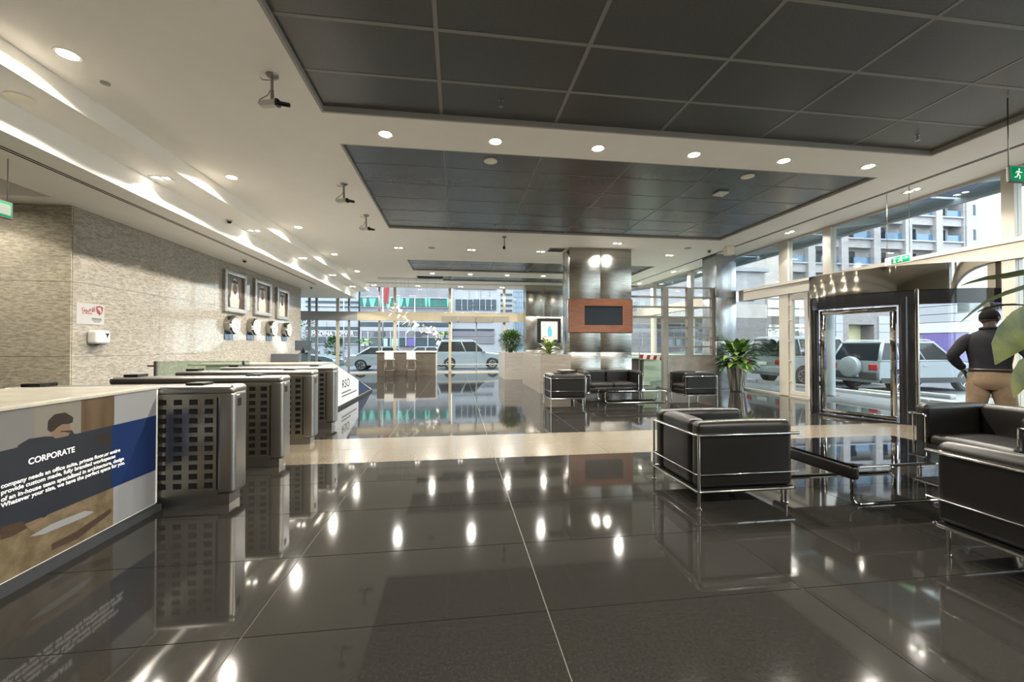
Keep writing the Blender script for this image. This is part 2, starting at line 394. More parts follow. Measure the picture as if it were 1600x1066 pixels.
wf = tag(M().box(-11,GY-.05,-.02,GX,GY+.05,.05).build('window_2', frame_white, smooth=False), 'far glass front with cream and grey header facing the street', 'window', kind='structure')
frame(wf, 'header_beam', (-11, GY-.12, 2.66, -4.9, GY+.1, 3.10), mat('grey_header_cladding', (.20,.20,.19), .5))
frame(wf, 'header_beam', (-4.9, GY-.12, 2.66, GX-.1, GY+.1, 3.10), frame_gold)
for i in range(4): frame(wf, 'door_operator', (-.75+.88*i, GY-.28, 2.60, .05+.88*i, GY-.12, 2.92), steel_dk)
dkm = mat('grey_mullion', (.16,.16,.16), .4)
MX = [(-7.24,-7.13),(-6.9,-6.8),(-5.92,-5.78),(-5.36,-5.27),(-3.9,-3.8),(-3.16,-3.02),(-.40,-.26),(1.0,1.06),(2.42,2.54),(5.2,5.3),(7.4,7.5)]
for k, (a, b) in enumerate(MX):
    if k == 7: frame(wf, 'mullion', (a, GY-.05, .02, b, GY+.06, 2.67), dkm); continue
    mt = dkm if k in (0,1,3,4) else frame_gold
    frame(wf, 'mullion', (a, GY-.05, .02, b, GY+.06, 2.67), mt); frame(wf, 'mullion', (a, GY-.05, 3.09, b, GY+.06, HC), mt)
ed = [-11]+[q for p in MX for q in p]+[GX-.1]
for i in range(0, len(ed), 2):
    M().box(ed[i], GY-.005, .04, ed[i+1], GY+.005, 2.67).build('pane', glass, wf, smooth=False)
    M().box(ed[i], GY-.005, 3.09, ed[i+1], GY+.005, HC).build('pane', glass, wf, smooth=False)
frame(wf, 'push_rail', (-3.8, GY-.08, .42, 2.42, GY-.05, .46), frame_white)

# ---- metal-clad columns
def column(name, label, x0, y0, x1, y1, zj, xj, mt=steel):
    M.soft = True
    core = tag(M().box(x0+.02, y0+.02, 0, x1-.02, y1-.02, HC).build(name, dkgrey, smooth=False), label, 'column', kind='structure')
    for j in range(len(zj)-1):
        z0, z1 = zj[j]+.002, zj[j+1]-.002
        e = [x0]+xj+[x1]
        for i in range(len(e)-1):
            M().rbox(e[i]+.002, y0, z0, e[i+1]-.002, y0+.018, z1, .004, 1).build('cladding_panel', mt, core)
            M().rbox(e[i]+.002, y1-.018, z0, e[i+1]-.002, y1, z1, .004, 1).build('cladding_panel', mt, core)
        M().rbox(x0, y0+.018, z0, x0+.018, y1-.018, z1, .004, 1).build('cladding_panel', mt, core)
        M().rbox(x1-.018, y0+.018, z0, x1, y1-.018, z1, .004, 1).build('cladding_panel', mt, core)
    M.soft = False; return core
column('column_1', 'wide stainless steel column with the wood-framed screen', 3.36, 11.98, 5.32, 12.75, [0,1.2,2.82,HC], [4.33])
column('column_2', 'farther stainless steel column behind the planter with a picture', 3.35, 19.7, 5.2, 20.5, [0,1.2,2.82,HC], [4.27])
steel_blue = noisy(mat('pale_steel_cladding', (.5,.52,.54), .26, .9), (.34,.36,.38), (.42,.44,.46), 20, 3, .6, (1,1,.06), bump=.2, bscale=.9)
column('column_3', 'slim pale metal column standing against the glass front', 8.28, 12.2, 8.98, 12.95, [0,1.55,2.95,HC], [], steel_blue)
# ================================================================ THINGS ON THE CEILING
WARM = (1, .925, .80); NEUT = (1, .95, .87)
P_MAIN, P_FAR, P_COVE, P_COVE2, P_SQ = 200, 140, 130, 75, 200
def round_proto(r=.085):
    t = thing('downlight', None, 'lamp')
    M().lathe([(r,-.004),(r+.022,-.008),(r+.024,0),(r+.024,.002),(r,.002)], n=24).build('trim_ring', plastic_white, t)
    M().lathe([(.001,-.012),(r*.7,-.010),(r,-.003)], n=24).build('lens', lampE, t)
    return t
def square_proto():
    t = thing('twin_downlight', None, 'lamp')
    M().box(-.15,-.085,-.008,.15,-.07,.002).box(-.15,.07,-.008,.15,.085,.002).box(-.15,-.07,-.008,-.135,.07,.002).box(.135,-.07,-.008,.15,.07,.002).box(-.01,-.07,-.008,.01,.07,.002).build('trim_ring', plastic_white, t)
    for s in (-1, 1): M().lathe([(.001,-.010),(.03,-.009),(.045,-.002)], (s*.07,0,0), 16).build('lens', lampW, t)
    return t
RP, SQ = round_proto(), square_proto(); used = set()
def lamp(proto, x, y, z, label, group, power, col=WARM, size=2.3, blend=.6, rz=0, radius=.05):
    t = proto if proto.name not in used else copy_tree(proto); used.add(proto.name)
    t.location = (x, y, z); t.rotation_euler = (0,0,rz); tag(t, label, 'lamp', group)
    light('SPOT', 'lamp_light', (0,0,-.03), power, col, t, spot_size=size, spot_blend=blend, shadow_soft_size=radius)
    return t
for i in range(6):
    lamp(RP, -.99+1.545*i, 5.90, HC, f'{ORD[i]} of six round warm downlights, counted from the desk, in white ceiling strip', 'near downlight row', P_MAIN, size=2.72, blend=.3)
for i in range(6):
    lamp(RP, -.98+1.545*i, 17.08, HC, f'{ORD[i]} of the far round downlights, counted from the soffit, between distant dark fields', 'far downlight row', P_FAR, size=2.72, blend=.3)
for i in range(6):
    lamp(RP, -.99+1.545*i, -1.4, HC, f'{ORD[i]} of the round downlights, counted from the desk, in the strip overhead', 'overhead downlight row', P_MAIN, size=2.72, blend=.3)
for i in range(5):
    lamp(RP, -3.92, 4.71+3.07*i, HC, f'{ORD[i]} bright downlight, from the near end, washing the upper soffit step', 'upper soffit downlights', P_COVE, size=2.62, blend=.12)
for i in range(5):
    lamp(SQ, -4.72, 7.30+3.07*i, Z1, f'{ORD[i]} twin downlight, from the near end, on the lower soffit shelf', 'lower soffit downlights', P_COVE2, NEUT, 2.08, .12)
lamp(SQ, -7.6, 6.55, Z2+.35, 'twin downlight in the raised ceiling before the beige granite return', 'side passage downlight', 110, NEUT, 2.6, .6)
sqs = [(-1.74,12.75),(.46,12.72),(2.62,12.66),(4.62,11.35),(6.9,12.6)]
for i, (x, y) in enumerate(sqs):
    lamp(SQ, x, y, HC, f'{ORD[i]} twin downlight, from the soffit side, in ceiling band before the big column', 'middle twin downlights', P_SQ, NEUT, 2.72, .3)
for i, y in enumerate((3.8, 6.71, 9.62, 12.35, 15.4, 18.5)):
    lamp(SQ, 8.62, y, HC, f'{ORD[i]} twin downlight, from the near end, beside the car park glass front', 'window side twin downlights', 48, NEUT, 2.72, .3, PI/2)
for i in range(6):
    lamp(SQ, -4.0+2.1*i, 20.75, HC, f'{ORD[i]} twin downlight, from the soffit side, beside the street glass front', 'street side twin downlights', 22, NEUT, 2.72, .3)

def cctv(x, y, z, rz, label):
    t = thing('security_camera', label, 'camera', (x, y, z), rz, 'ceiling security cameras')
    M().lathe([(.001,-.045),(.03,-.04),(.06,-.02),(.065,0)], n=20).build('ceiling_mount', steel_end, t)
    M().cyl((0,0,-.03),(0,0,-.20),.014,n=10).cyl((0,0,-.17),(0,0,-.185),.019,n=10).cyl((0,0,-.2),(0,0,-.285),.018,n=10).build('stem', steel_end, t)
    M().rbox(-.13,-.032,-.345,.05,.032,-.28,.008).build('camera_body', plastic_white, t)
    b = M().rbox(.05,-.034,-.35,.085,.034,-.276,.006).cyl((.085,0,-.318),(.20,0,-.345),.026,.024,14).build('lens_barrel', gloss_black, t)
    M().cyl((.20,0,-.345),(.203,0,-.346),.018,n=14).build('front_lens', blackglass, b)
    M().tube([(-.14,0,-.012),(-.12,.0,-.04),(-.06,.0,-.05),(-.02,.005,-.05),(-.022,.01,-.15),(-.06,.01,-.21),(-.15,0,-.26),(-.165,0,-.30),(-.13,0,-.33)], .006, 6).build('cable', steel_end, t)
cctv(-2.0, 4.77, HC, -.25, 'largest ceiling security camera, hanging near the corner of the nearest dark field')
cctv(-2.04, 7.81, HC, -.3, 'security camera beside the middle of the second dark ceiling field')
cctv(-2.03, 9.63, HC, -.3, 'security camera near the far corner of the second dark ceiling field')
cctv(1.285, 11.05, HC, -PI/2-.2, 'small security camera hanging alone behind the second dark ceiling field')
def disc(name, label, cat, x, y, z, r, m, group=None, dome=.0, rim=True):
    t = thing(name, label, cat, (x,y,z), 0, group)
    M().lathe([(.001,-.022-dome),(r*.6,-.021-dome*.8),(r*.82,-.018-dome*.4),(r*.86,-.010)], n=24).build('cover', m, t)
    M().lathe([(r*.84,-.018),(r,-.014),(r,.002),(r*.84,.002)], n=24).build('rim', m, t)
zr = HC+.045
disc('ceiling_speaker', 'round cream ceiling speaker under second dark field, near the second downlight', 'speaker', .545, 6.62, zr, .11, plastic_cream, 'ceiling speakers')
disc('ceiling_speaker', 'round cream ceiling speaker under second dark field, near the fifth downlight', 'speaker', 5.11, 6.62, zr, .11, plastic_cream, 'ceiling speakers')
disc('ceiling_speaker', 'round cream speaker flush in the soffit shelf at the near end', 'speaker', -4.72, 5.13, Z1, .12, plastic_cream, 'ceiling speakers')
t = thing('wireless_access_point', 'square white rounded box fixed under the second dark ceiling field', 'access point', (5.13, 7.40, zr))
M().rbox(-.11,-.11,-.05,.11,.11,0,.03,3).build('cover', plastic_white, t)
M().box(-.06,-.06,-.004,.06,.06,.002).build('base', plastic_cream, t)
t = thing('wall_speaker', 'small cream box speaker under the ceiling edge before the pale column', 'speaker', (8.05, 11.25, HC))
M().rbox(-.12,-.10,-.26,.12,.10,-.02,.01).build('cabinet', plastic_cream, t); M().box(-.03,-.03,-.03,.03,.03,0).build('bracket', dkgrey, t)
disc('smoke_detector', 'flat round detector on white ceiling near the first bright soffit lamp', 'detector', -3.92, 5.16, HC, .045, lip)
disc('smoke_detector', 'flat grey detector on white ceiling beyond the second dark field', 'detector', -.75, 12.6, HC, .10, lip)
disc('smoke_detector', 'flat grey detector on white ceiling near the pale column', 'detector', 6.95, 11.6, HC, .10, lip)
def dome(x, y, z, label):
    t = thing('dome_camera', label, 'camera', (x,y,z), 0, 'dome cameras')
    M().lathe([(.001,-.035),(.06,-.03),(.068,0)], n=20).build('housing', plastic_white, t); M().sphere((0,0,-.035),.048,14,8).build('dome', gloss_black, t)
dome(-5.75, 12.1, Z2, 'dark dome camera under the soffit above the first portrait')
dome(-5.75, 17.3, Z2, 'dark dome camera under the soffit at the far wall end')
dome(-5.0+.15, 9.55, Z1, 'dome camera on the soffit shelf before the second twin downlight')
dome(7.75, 11.75, HC, 'tiny dark dome camera where the ceiling meets the pale column')
def sprinkler(x, y, z, label):
    t = thing('sprinkler_head', label, 'sprinkler', (x,y,z), 0, 'sprinkler heads')
    M().lathe([(.03,-.006),(.03,0)], n=14).build('rosette', steel_end, t)
    M().cyl((0,0,0),(0,0,-.05),.010,n=8).box(-.018,-.003,-.075,-.013,.003,-.04).box(.013,-.003,-.075,.018,.003,-.04).cyl((0,0,-.075),(0,0,-.08),.028,n=12).build('sprinkler_body', steel_dk, t)
sprinkler(.54, 5.02, HC+.075, 'sprinkler under nearest dark field, above the second downlight')
sprinkler(6.58, 5.05, HC+.075, 'sprinkler under nearest dark field, close to its far right corner')
sprinkler(.95, 10.2, zr, 'sprinkler near the far edge of second dark field')
sprinkler(.56, 15.6, zr, 'sprinkler in the third, distant dark ceiling field')

# exit signs
def man_shape(m, f, s):        # running figure as flat strokes; f maps (a, b) to a point
    def stroke(pts, wd):
        for (a,b),(c,d) in zip(pts, pts[1:]):
            L = math.hypot(c-a, d-b); nx, ny = -(d-b)/L*wd, (c-a)/L*wd
            m.poly([f(a+nx,b+ny),f(c+nx,d+ny),f(c-nx,d-ny),f(a-nx,b-ny)])
    m.poly([f(.02+.055*math.cos(k*PI/5), .36+.055*math.sin(k*PI/5)) for k in range(10)])
    stroke([(0,.26),(-.06,.0)], .05); stroke([(-.05,.02),(.06,-.08),(.04,-.3)], .03); stroke([(-.07,.02),(-.12,-.16),(-.28,-.2)], .03)
    stroke([(0,.24),(.13,.12),(.2,.18)], .022); stroke([(0,.24),(-.14,.2),(-.2,.08)], .022)
# 1: over the revolving door, faces -X, on two rods
t = thing('exit_sign', 'green exit sign hung on two rods before the revolving door', 'sign', (8.3, 6.72, 2.95), 0, 'hanging exit signs')
M().rbox(-.02,-.23,0,.02,.23,.15,.006,1).build('sign_panel', plastic_white, t)
g = M().box(-.023,-.22,.012,-.0205,.11,.138).build('green_face', green_sign, t)
m = M(); f = lambda a, b: (-.0245, -.07-a*.22, .07+b*.13); man_shape(m, f, 1); m.box(-.0245,.04,.03,-.0235,.055,.12).box(-.0245,.02,.03,-.0235,.075,.045)
m.build('pictogram', sign_white, g, smooth=False)
for y in (-.2, .2): M().cyl((0,y,.15),(0,y,HC-2.95),.005,n=6).build('hanging_rod', steel_dk, t)
# 2: at the picture's far side, faces -Y
t = thing('exit_sign', 'green exit sign with arrow hung above the standing man', 'sign', (6.95, 4.12, 3.39), 0, 'hanging exit signs')
M().rbox(-.30,-.02,0,.30,.02,.20,.006,1).build('sign_panel', dkgrey, t)
g = M().box(-.30,-.0235,.012,.28,-.0205,.188).build('green_face', green_sign, t)
m = M(); f = lambda a, b: (-.18+a*.24, -.0245, .09+b*.18); man_shape(m, f, 1)
m.poly([(-.05,-.0245,.085),(.06,-.0245,.085),(.06,-.0245,.115),(-.05,-.0245,.115)]); m.poly([(.05,-.0245,.05),(.13,-.0245,.10),(.05,-.0245,.15)])
m.build('pictogram', sign_white, g, smooth=False)
M().cyl((-.295,0,.19),(-.295,0,HC+.06-3.39),.006,n=6).build('hanging_rod', steel_dk, t); M().cyl((.28,0,.19),(.28,0,HC+.06-3.39),.006,n=6).build('hanging_rod', steel_dk, t)
# 3: by the granite return wall, faces +X
q = onX(18, 331, -5.6)
t = thing('exit_sign', 'green exit sign with dark frame before the beige granite return', 'sign', (-5.6, q.y, q.z-.11), 0, 'hanging exit signs')
M().rbox(-.02,-.5,0,.02,0,.22,.01,1).build('sign_panel', dkgrey, t)
g = M().box(.0205,-.48,.02,.023,-.02,.20).build('green_face', green_sign, t)
M().box(.0232,-.17,.045,.0242,-.035,.175).build('pale_square', mat('sign_grey_square', (.16,.20,.17), .5), g, smooth=False)
m = M(); m.poly([(.0245,-.30,.06),(.0245,-.22,.11),(.0245,-.30,.16)]); m.build('pictogram', sign_white, g, smooth=False)
for y in (-.45, -.05): M().cyl((0,y,.21),(0,y,Z2-(q.z-.11)),.005,n=6).build('hanging_rod', steel_dk, t)

t = thing('ceiling_vent', 'dark square vent grille in white ceiling beside the wide column top', 'vent', (3.05, 12.35, HC))
M().box(-.26,-.26,-.012,.26,-.22,0).box(-.26,.22,-.012,.26,.26,0).box(-.26,-.22,-.012,-.22,.22,0).box(.22,-.22,-.012,.26,.22,0).build('frame', lip, t, smooth=False)
M().box(-.22,-.22,-.002,.22,.22,0).build('backing', black, t, smooth=False)
for k in range(6): M().box(-.22,-.19+.07*k,-.012,.22,-.165+.07*k,-.002).build('slat', dkgrey, t, smooth=False)
# ================================================================ DESKS
DX, DY = -2.54, 3.90
cream_top = noisy(mat('cream_marble_top', (.5,.46,.37), .25), (.28,.262,.217), (.36,.337,.282), 4, 5)
p_wall = mat('print_grey_wall', (0.1020,0.0990,0.0960), .3); p_cream = mat('print_cream_wall', (0.1200,0.1110,0.0930), .3); p_wood = noisy(mat('print_wood', (.075,.05,.03), .3), (.045,.028,.015), (.075,.05,.03), 8, 4, .6, (1,1,.2))
p_lgt = mat('print_light_grey', (0.1620,0.1650,0.1710), .3); p_blue = mat('print_navy_band', (0.0056,0.0154,0.0595), .5, 0, .12); p_navy = mat('print_dark_navy_overlay', (0.0126,0.0154,0.0210), .3)
p_hair = mat('print_hair', (.018,.014,.012), .3); p_skin = mat('print_skin', (0.1200,0.0780,0.0540), .3); p_jkt = mat('print_dark_jacket', (.012,.014,.02), .3); p_tbl = noisy(mat('print_table', (.17,.13,.075), .3), (.065,.048,.027), (.115,.09,.053), 12)
p_shade = mat('print_brown', (.035,.022,.015), .3); p_white = mat('print_white_lettering', (.75,.75,.75), .4)
dk = thing('reception_desk', 'near reception desk with cream top and printed corporate panel', 'desk', (-3.0, 2.4, 0))
M().box(-3.5,.6,.05,DX-.004,DY,1.03).build('desk_body', plastic_white, dk, True, smooth=False)
M().rbox(-3.6,.55,1.03,DX+.012,DY+.015,1.055,.004,1).build('desk_top', cream_top, dk, True)
M().box(-3.4,.65,0,DX+.05,DY-.01,.052).build('plinth', plinth_m, dk, True, smooth=False)
M().box(DX-.004,DY-.012,.06,DX+.004,DY+.003,1.03).build('edge_trim', plastic_white, dk, True, smooth=False)
# printed front: flat print, laid out on the plane of the panel
def G(a, b): return onX(a/3.5538, 600+b/3.5538, DX)
gp = [p_lgt,p_wall,p_cream,p_wood,p_blue,p_navy,p_hair,p_skin,p_jkt,p_tbl,p_shade]
gm = M(); lay = [0]
def gpoly(k, pts, px=True):
    lay[0] += 1; gm.mi(k)
    q = [G(*p) if px else Vector((DX, *p)) for p in pts]
    gm.poly([(DX+.0006+.00012*lay[0], min(p.y, DY-.012), min(max(p.z, .06), 1.028)) for p in q])
Y1 = DY-.012; ya = G(632,300).y; yw = G(448,300).y; yc = G(190,300).y
gpoly(0, [(.6,.06),(Y1,.06),(Y1,1.028),(.6,1.028)], False)
gpoly(2, [(yc,.06),(yw,.06),(yw,1.028),(yc,1.028)], False); gpoly(1, [(.6,.06),(yc,.06),(yc,1.028),(.6,1.028)], False)
gpoly(3, [(yw,.06),(ya,.06),(ya,1.028),(yw,1.028)], False)
gpoly(9, [(.6,.06),(ya,.06),(ya,.42),(.6,.42)], False)
zt, zb = G(700,213).z, G(750,525).z
gpoly(8, [(100,340),(160,305),(250,292),(330,292),(400,265),(470,330),(470,420),(60,460)])
gpoly(7, [(290,230),(385,215),(392,250),(402,268),(385,272),(375,300),(330,312),(300,300),(268,262)])
gpoly(6, [(262,255),(266,205),(300,170),(360,158),(405,185),(402,215),(380,222),(345,225),(318,240),(296,262),(280,268)])
gpoly(6, [(335,262),(402,258),(402,268),(372,272),(366,266),(336,268)])
gpoly(5, [(.6,zb),(ya,zb),(ya,zt),(.6,zt)], False)
gpoly(4, [(ya-.02,zb),(Y1,zb),(Y1,zt),(ya-.02,zt)], False)
gpoly(6, [(520,300),(560,275),(600,278),(604,330),(530,335)])
gpoly(8, [(0,760),(120,700),(240,745),(380,640),(430,560),(300,560),(150,620),(0,660)]); gpoly(10, [(0,865),(60,850),(150,800),(120,760),(0,800)])
gpoly(0, [(160,850),(280,780),(470,705),(520,710),(470,740),(240,835)]); gpoly(7, [(360,715),(400,690),(460,665),(470,690),(420,700),(370,725)])
gpoly(7, [(150,800),(240,745),(250,770),(170,815)])
gpoly(10, [(285,890),(420,820),(615,690),(615,715),(430,860),(285,925)])
gm.build('printed_panel', gp, dk, True, smooth=False, fix=False)
TR = (PI/2, 0, PI/2)
q0, q1 = G(152,450), G(410,382)
def ptext(body, a, b, size, wid): text(body, 'lettering', p_white, dk, (DX+.004, a, b), TR, size, .0004, world=True, wid=wid, bold=.018)
ptext('CORPORATE', q0.y, q0.z, .052, wid=q1.y-q0.y)
for body, a, b, yr in (('company needs an office suite, private floor,or entire',(0,583),(0,0),662),('provide custom made, fully branded workspaces',(0,618),0,636),
        ('of an in-house team specialized in architecture, design',(0,657),0,683),('Whatever your size, we have the perfect space for you.',(0,690),0,690)):
    q = G(*a); e = G(yr, 450); ptext(body, q.y, q.z, .036, wid=e.y-q.y)

# far desk: top slopes down to the floor at its far end
FX = -2.58
wedge = [(8.30,.06),(13.05,.06),(13.05,.08),(9.13,1.03),(8.30,1.03)]
fd = thing('reception_desk', 'far sloping reception counter with white and navy printed side', 'desk', (-3.0, 10, 0))
M().prism(wedge, -3.5, FX, 'x').build('desk_body', plastic_white, fd, True, smooth=False)
M().box(-4.9,8.28,1.03,FX+.01,9.13,1.055).build('desk_top', cream_top, fd, True, smooth=False)
M().box(-3.4,8.30,0,FX+.03,13.05,.06).build('plinth', plinth_m, fd, True, smooth=False)
yb = onX(560, 610, FX).y
def zt_(y): return 1.03 if y < 9.13 else 1.03-(y-9.13)*.95/3.92
M().poly([(FX+.002,8.30,.07),(FX+.002,yb,.07),(FX+.002,yb,zt_(yb)),(FX+.002,9.13,1.03),(FX+.002,8.30,1.03)]).build('printed_panel', mat('print_pale', (.55,.55,.56), .35), fd, True, smooth=False, fix=False)
M().poly([(FX+.002,yb,.07),(FX+.002,13.0,.07),(FX+.002,yb,zt_(yb))]).build('navy_print', p_blue, fd, True, smooth=False, fix=False)
q = onX(534, 606, FX); o = text('RSO', 'lettering', gloss_black, fd, (FX+.004, q.y, q.z-.02), TR, .27, world=True, sx=1.35)
for k, (z, L) in enumerate(((.30,.8),(.22,1.4))): M().box(FX+.002,q.y,z,FX+.0035,q.y+L,z+.035).build('small_print', dkgrey, fd, True, smooth=False)
M().box(-4.6,8.3,0,-3.5,8.8,1.03).build('side_cabinet', plastic_white, fd, True, smooth=False)

# ================================================================ TURNSTILES
def turnstile():
    t = thing('turnstile', None, 'turnstile')
    Lx, Wy, H = 1.80, .22, 1.05                      # local: x from -1.8 to 0, y from 0 to .22
    M().box(-Lx+.06,.02,.0,-.05,Wy-.02,.09).build('plinth', steel_end, t, smooth=False)
    M().box(-Lx+.08,.0165,.09,-.12,Wy-.0165,.96).build('dark_hollow_infill', black, t, smooth=False)  # solid black infill stands in for the shaded hollow behind the holes
    nc, nr = 12, 10; xa, xb, za, zb_ = -Lx+.16, -.15, .135, .945
    px, pz = (xb-xa)/nc, (zb_-za)/nr; h, k = .068, .048
    gx = [xa]; gz = [za]
    for i in range(nc): gx += [xa+px*(i+.5)-h/2, xa+px*(i+.5)+h/2]
    for j in range(nr): gz += [za+pz*(j+.5)-k/2, za+pz*(j+.5)+k/2]
    gx.append(xb); gz.append(zb_)
    for yy, nm in ((.004,'perforated_panel'), (Wy-.004,'perforated_panel')):
        m = M(); n = len(gx)
        for z in gz: m.v += [(x, yy, z) for x in gx]
        for j in range(len(gz)-1):
            for i in range(n-1):
                if i % 2 == 1 and j % 2 == 1: continue
                m.f.append([j*n+i, j*n+i+1, (j+1)*n+i+1, (j+1)*n+i]); m.m.append(0)
        d = .012 if yy < .1 else -.012
        for j in range(1, len(gz)-1, 2):
            for i in range(1, n-1, 2):
                a, b, c, e = gx[i], gx[i+1], gz[j], gz[j+1]
                for p, r in (((a,c),(b,c)),((b,c),(b,e)),((b,e),(a,e)),((a,e),(a,c))):
                    m.add([(p[0],yy,p[1]),(r[0],yy,r[1]),(r[0],yy+d,r[1]),(p[0],yy+d,p[1])], [(0,1,2,3)])
        m.build(nm, steel_dk, t, smooth=False, fix=False)
    for y in (0, Wy-.012):
        M().box(xa-.02,y,.09,xb+.02,y+.012,za).build('side_rail', steel_dk, t, smooth=False)
        M().box(xa-.02,y,zb_,xb+.02,y+.012,.975).build('side_rail', steel_dk, t, smooth=False)
    M().rbox(-.15,-.004,.09,.0,Wy+.004,1.0,.035,3).build('end_post', steel_end, t)
    M().rbox(-Lx,-.004,.09,-Lx+.17,Wy+.004,1.0,.035,3).build('end_post', steel_end, t)
    M().rbox(-Lx,-.012,.965,.0,Wy+.012,H,.038,4).build('top_cap', steel_end, t)
    M().rbox(-Lx+.12,.03,H,-Lx+.27,Wy-.03,H+.03,.008,1).build('card_reader', gloss_black, t)
    M().rbox(-.42,.03,H,-.27,Wy-.03,H+.02,.008,1).build('card_reader', gloss_black, t)
    M().box(-.0005,.05,.86,.002,.11,.93).build('indicator', gloss_black, t, smooth=False)
    M().box(-1.1,.10,.35,-.75,.12,.90).build('flap', glass_green, t, smooth=False)
    M().box(-.001,.03,.955,.001,.08,.965).build('name_plate', plastic_white, t, smooth=False)
    return t
tp = turnstile()
for i, (x, y) in enumerate(((-1.94,3.932),(-1.98,5.06),(-2.01,6.17),(-2.04,7.30))):
    t = tp if i == 0 else copy_tree(tp); t.location = (x, y, 0)
    tag(t, ['nearest steel turnstile, its side partly behind the printed desk','second steel turnstile from the near desk, on the pale strip','third steel turnstile from the near desk, where the pale strip ends','farthest steel turnstile, next to the sloping counter'][i], 'turnstile', 'steel turnstiles')
t = thing('glass_balustrade', 'clear glass balustrade with steel post behind the turnstiles', 'balustrade', (-4.4, 8.2, 0))
M().box(-.95,-.006,.12,.6,.006,1.12).build('glass_panel', glass_green, t, smooth=False)
for x in (-.97, .5): M().box(x-.02,-.02,0,x+.02,.02,1.12).build('post', steel_end, t, smooth=False)
M().box(-1.1,-.01,1.02,-.97,.01,1.05).build('latch', steel_dk, t, smooth=False)

# ================================================================ ON THE GRANITE WALL
WX = -6.40
def on_wall(name, label, cat, y, z, group=None): return thing(name, label, cat, (WX, y, z), 0, group)
t = on_wall('wall_notice', 'white notice with red shield emblem on the granite wall', 'notice', 8.175, 1.957)
M().rbox(0,-.28,-.185,.006,.28,.185,.02,2).build('notice_board', paper, t)
maroon = mat('maroon_print', (.20,.02,.03), .5)
sh = M().poly([(.007,.175+a,.085+b) for a, b in ((-.072,.062),(-.03,.066),(0,.082),(.03,.066),(.072,.062),(.072,0),(.052,-.055),(0,-.098),(-.052,-.055),(-.072,0))]).build('shield_emblem', maroon, t, smooth=False, fix=False)
M().poly([(.0075,.175+a,.085+b) for a, b in ((-.05,.03),(.0,.05),(.045,.02),(.02,.015),(.05,-.02),(.02,-.06),(.01,-.02),(-.02,.0))]).build('shield_mark', paper, sh, smooth=False, fix=False)
m = M()     # Arabic wordmark drawn as strokes
def stroke(pts, wd):
    for (a,b),(c,d) in zip(pts, pts[1:]):
        L = math.hypot(c-a,d-b); nx, ny = -(d-b)/L*wd, (c-a)/L*wd
        m.poly([(.007,a+nx,b+ny),(.007,c+nx,d+ny),(.007,c-nx,d-ny),(.007,a-nx,b-ny)])
stroke([(.075,.045),(.075,.125)], .008); stroke([(.05,.125),(.05,.05),(.035,.045),(.02,.05)], .008); stroke([(.02,.12),(.035,.05)], .007)
stroke([(.0,.045),(.0,.075),(-.02,.085),(-.035,.07),(-.03,.05),(-.06,.045),(-.085,.045),(-.085,.075)], .008); stroke([(-.085,.045),(-.12,.045),(-.12,.085)], .008)
stroke([(-.12,.045),(-.15,.04),(-.17,.06),(-.172,.10)], .008)
for a, b in ((-.145,.105),(-.09,.02),(-.105,.02),(.075,.145)): m.poly([(.007,a-.007,b-.007),(.007,a+.007,b-.007),(.007,a+.007,b+.007),(.007,a-.007,b+.007)])
m.build('arabic_wordmark', maroon, t, smooth=False, fix=False)
text('AL AMEEN', 'lettering', maroon, t, (.007,-.175,-.005), TR, .042)
for k, (a, wd) in enumerate(((-.075,.20),(-.105,.20),(-.132,.13))):
    M().box(.0062,.02+(.2-wd)/2,a-.006-(.008 if k == 0 else 0),.0068,.02+(.2+wd)/2,a+.006).build('small_print', dkgrey, t, smooth=False)
t = on_wall('hand_dryer', 'cream dispenser with dark pointed window under the white notice', 'dispenser', 8.24, 1.43)
M().rbox(0,-.15,0,.17,.15,.24,.045,3).build('housing', plastic_white, t)
M().poly([(.1715,.02,.19),(.1715,.115,.19),(.1715,.085,.15),(.1715,.07,.085),(.1715,.05,.15)]).build('dark_window', black, t, smooth=False, fix=False)
M().rbox(.05,-.05,-.02,.15,.08,.005,.015).build('spout', dkgrey, t)
silver = noisy(mat('silver_picture_frame', (.50,.49,.46), .35, .6), (.27,.265,.25), (.42,.41,.39), 14, 4)
ph_bg = noisy(mat('photo_brown_backdrop', (.11,.06,.04), .4), (.085,.045,.03), (.14,.08,.055), 3)
ph_rb = mat('photo_pale_robe', (.52,.43,.35), .5); ph_hd = mat('photo_white_headcloth', (.60,.53,.46), .5); ph_fc = mat('photo_face', (.26,.15,.095), .5); ph_bk = mat('photo_black', (.014,.010,.01), .5)
frames = [(12.86,2.94,1.19,1.19,'first framed portrait, nearest on granite wall, of a person in dark cloak and white headcloth'),
          (14.56,2.965,1.17,1.16,'middle framed portrait on granite wall, of a person in a pale robe'),
          (16.12,2.92,1.02,1.13,'farthest framed portrait on granite wall, nearest the street glass')]
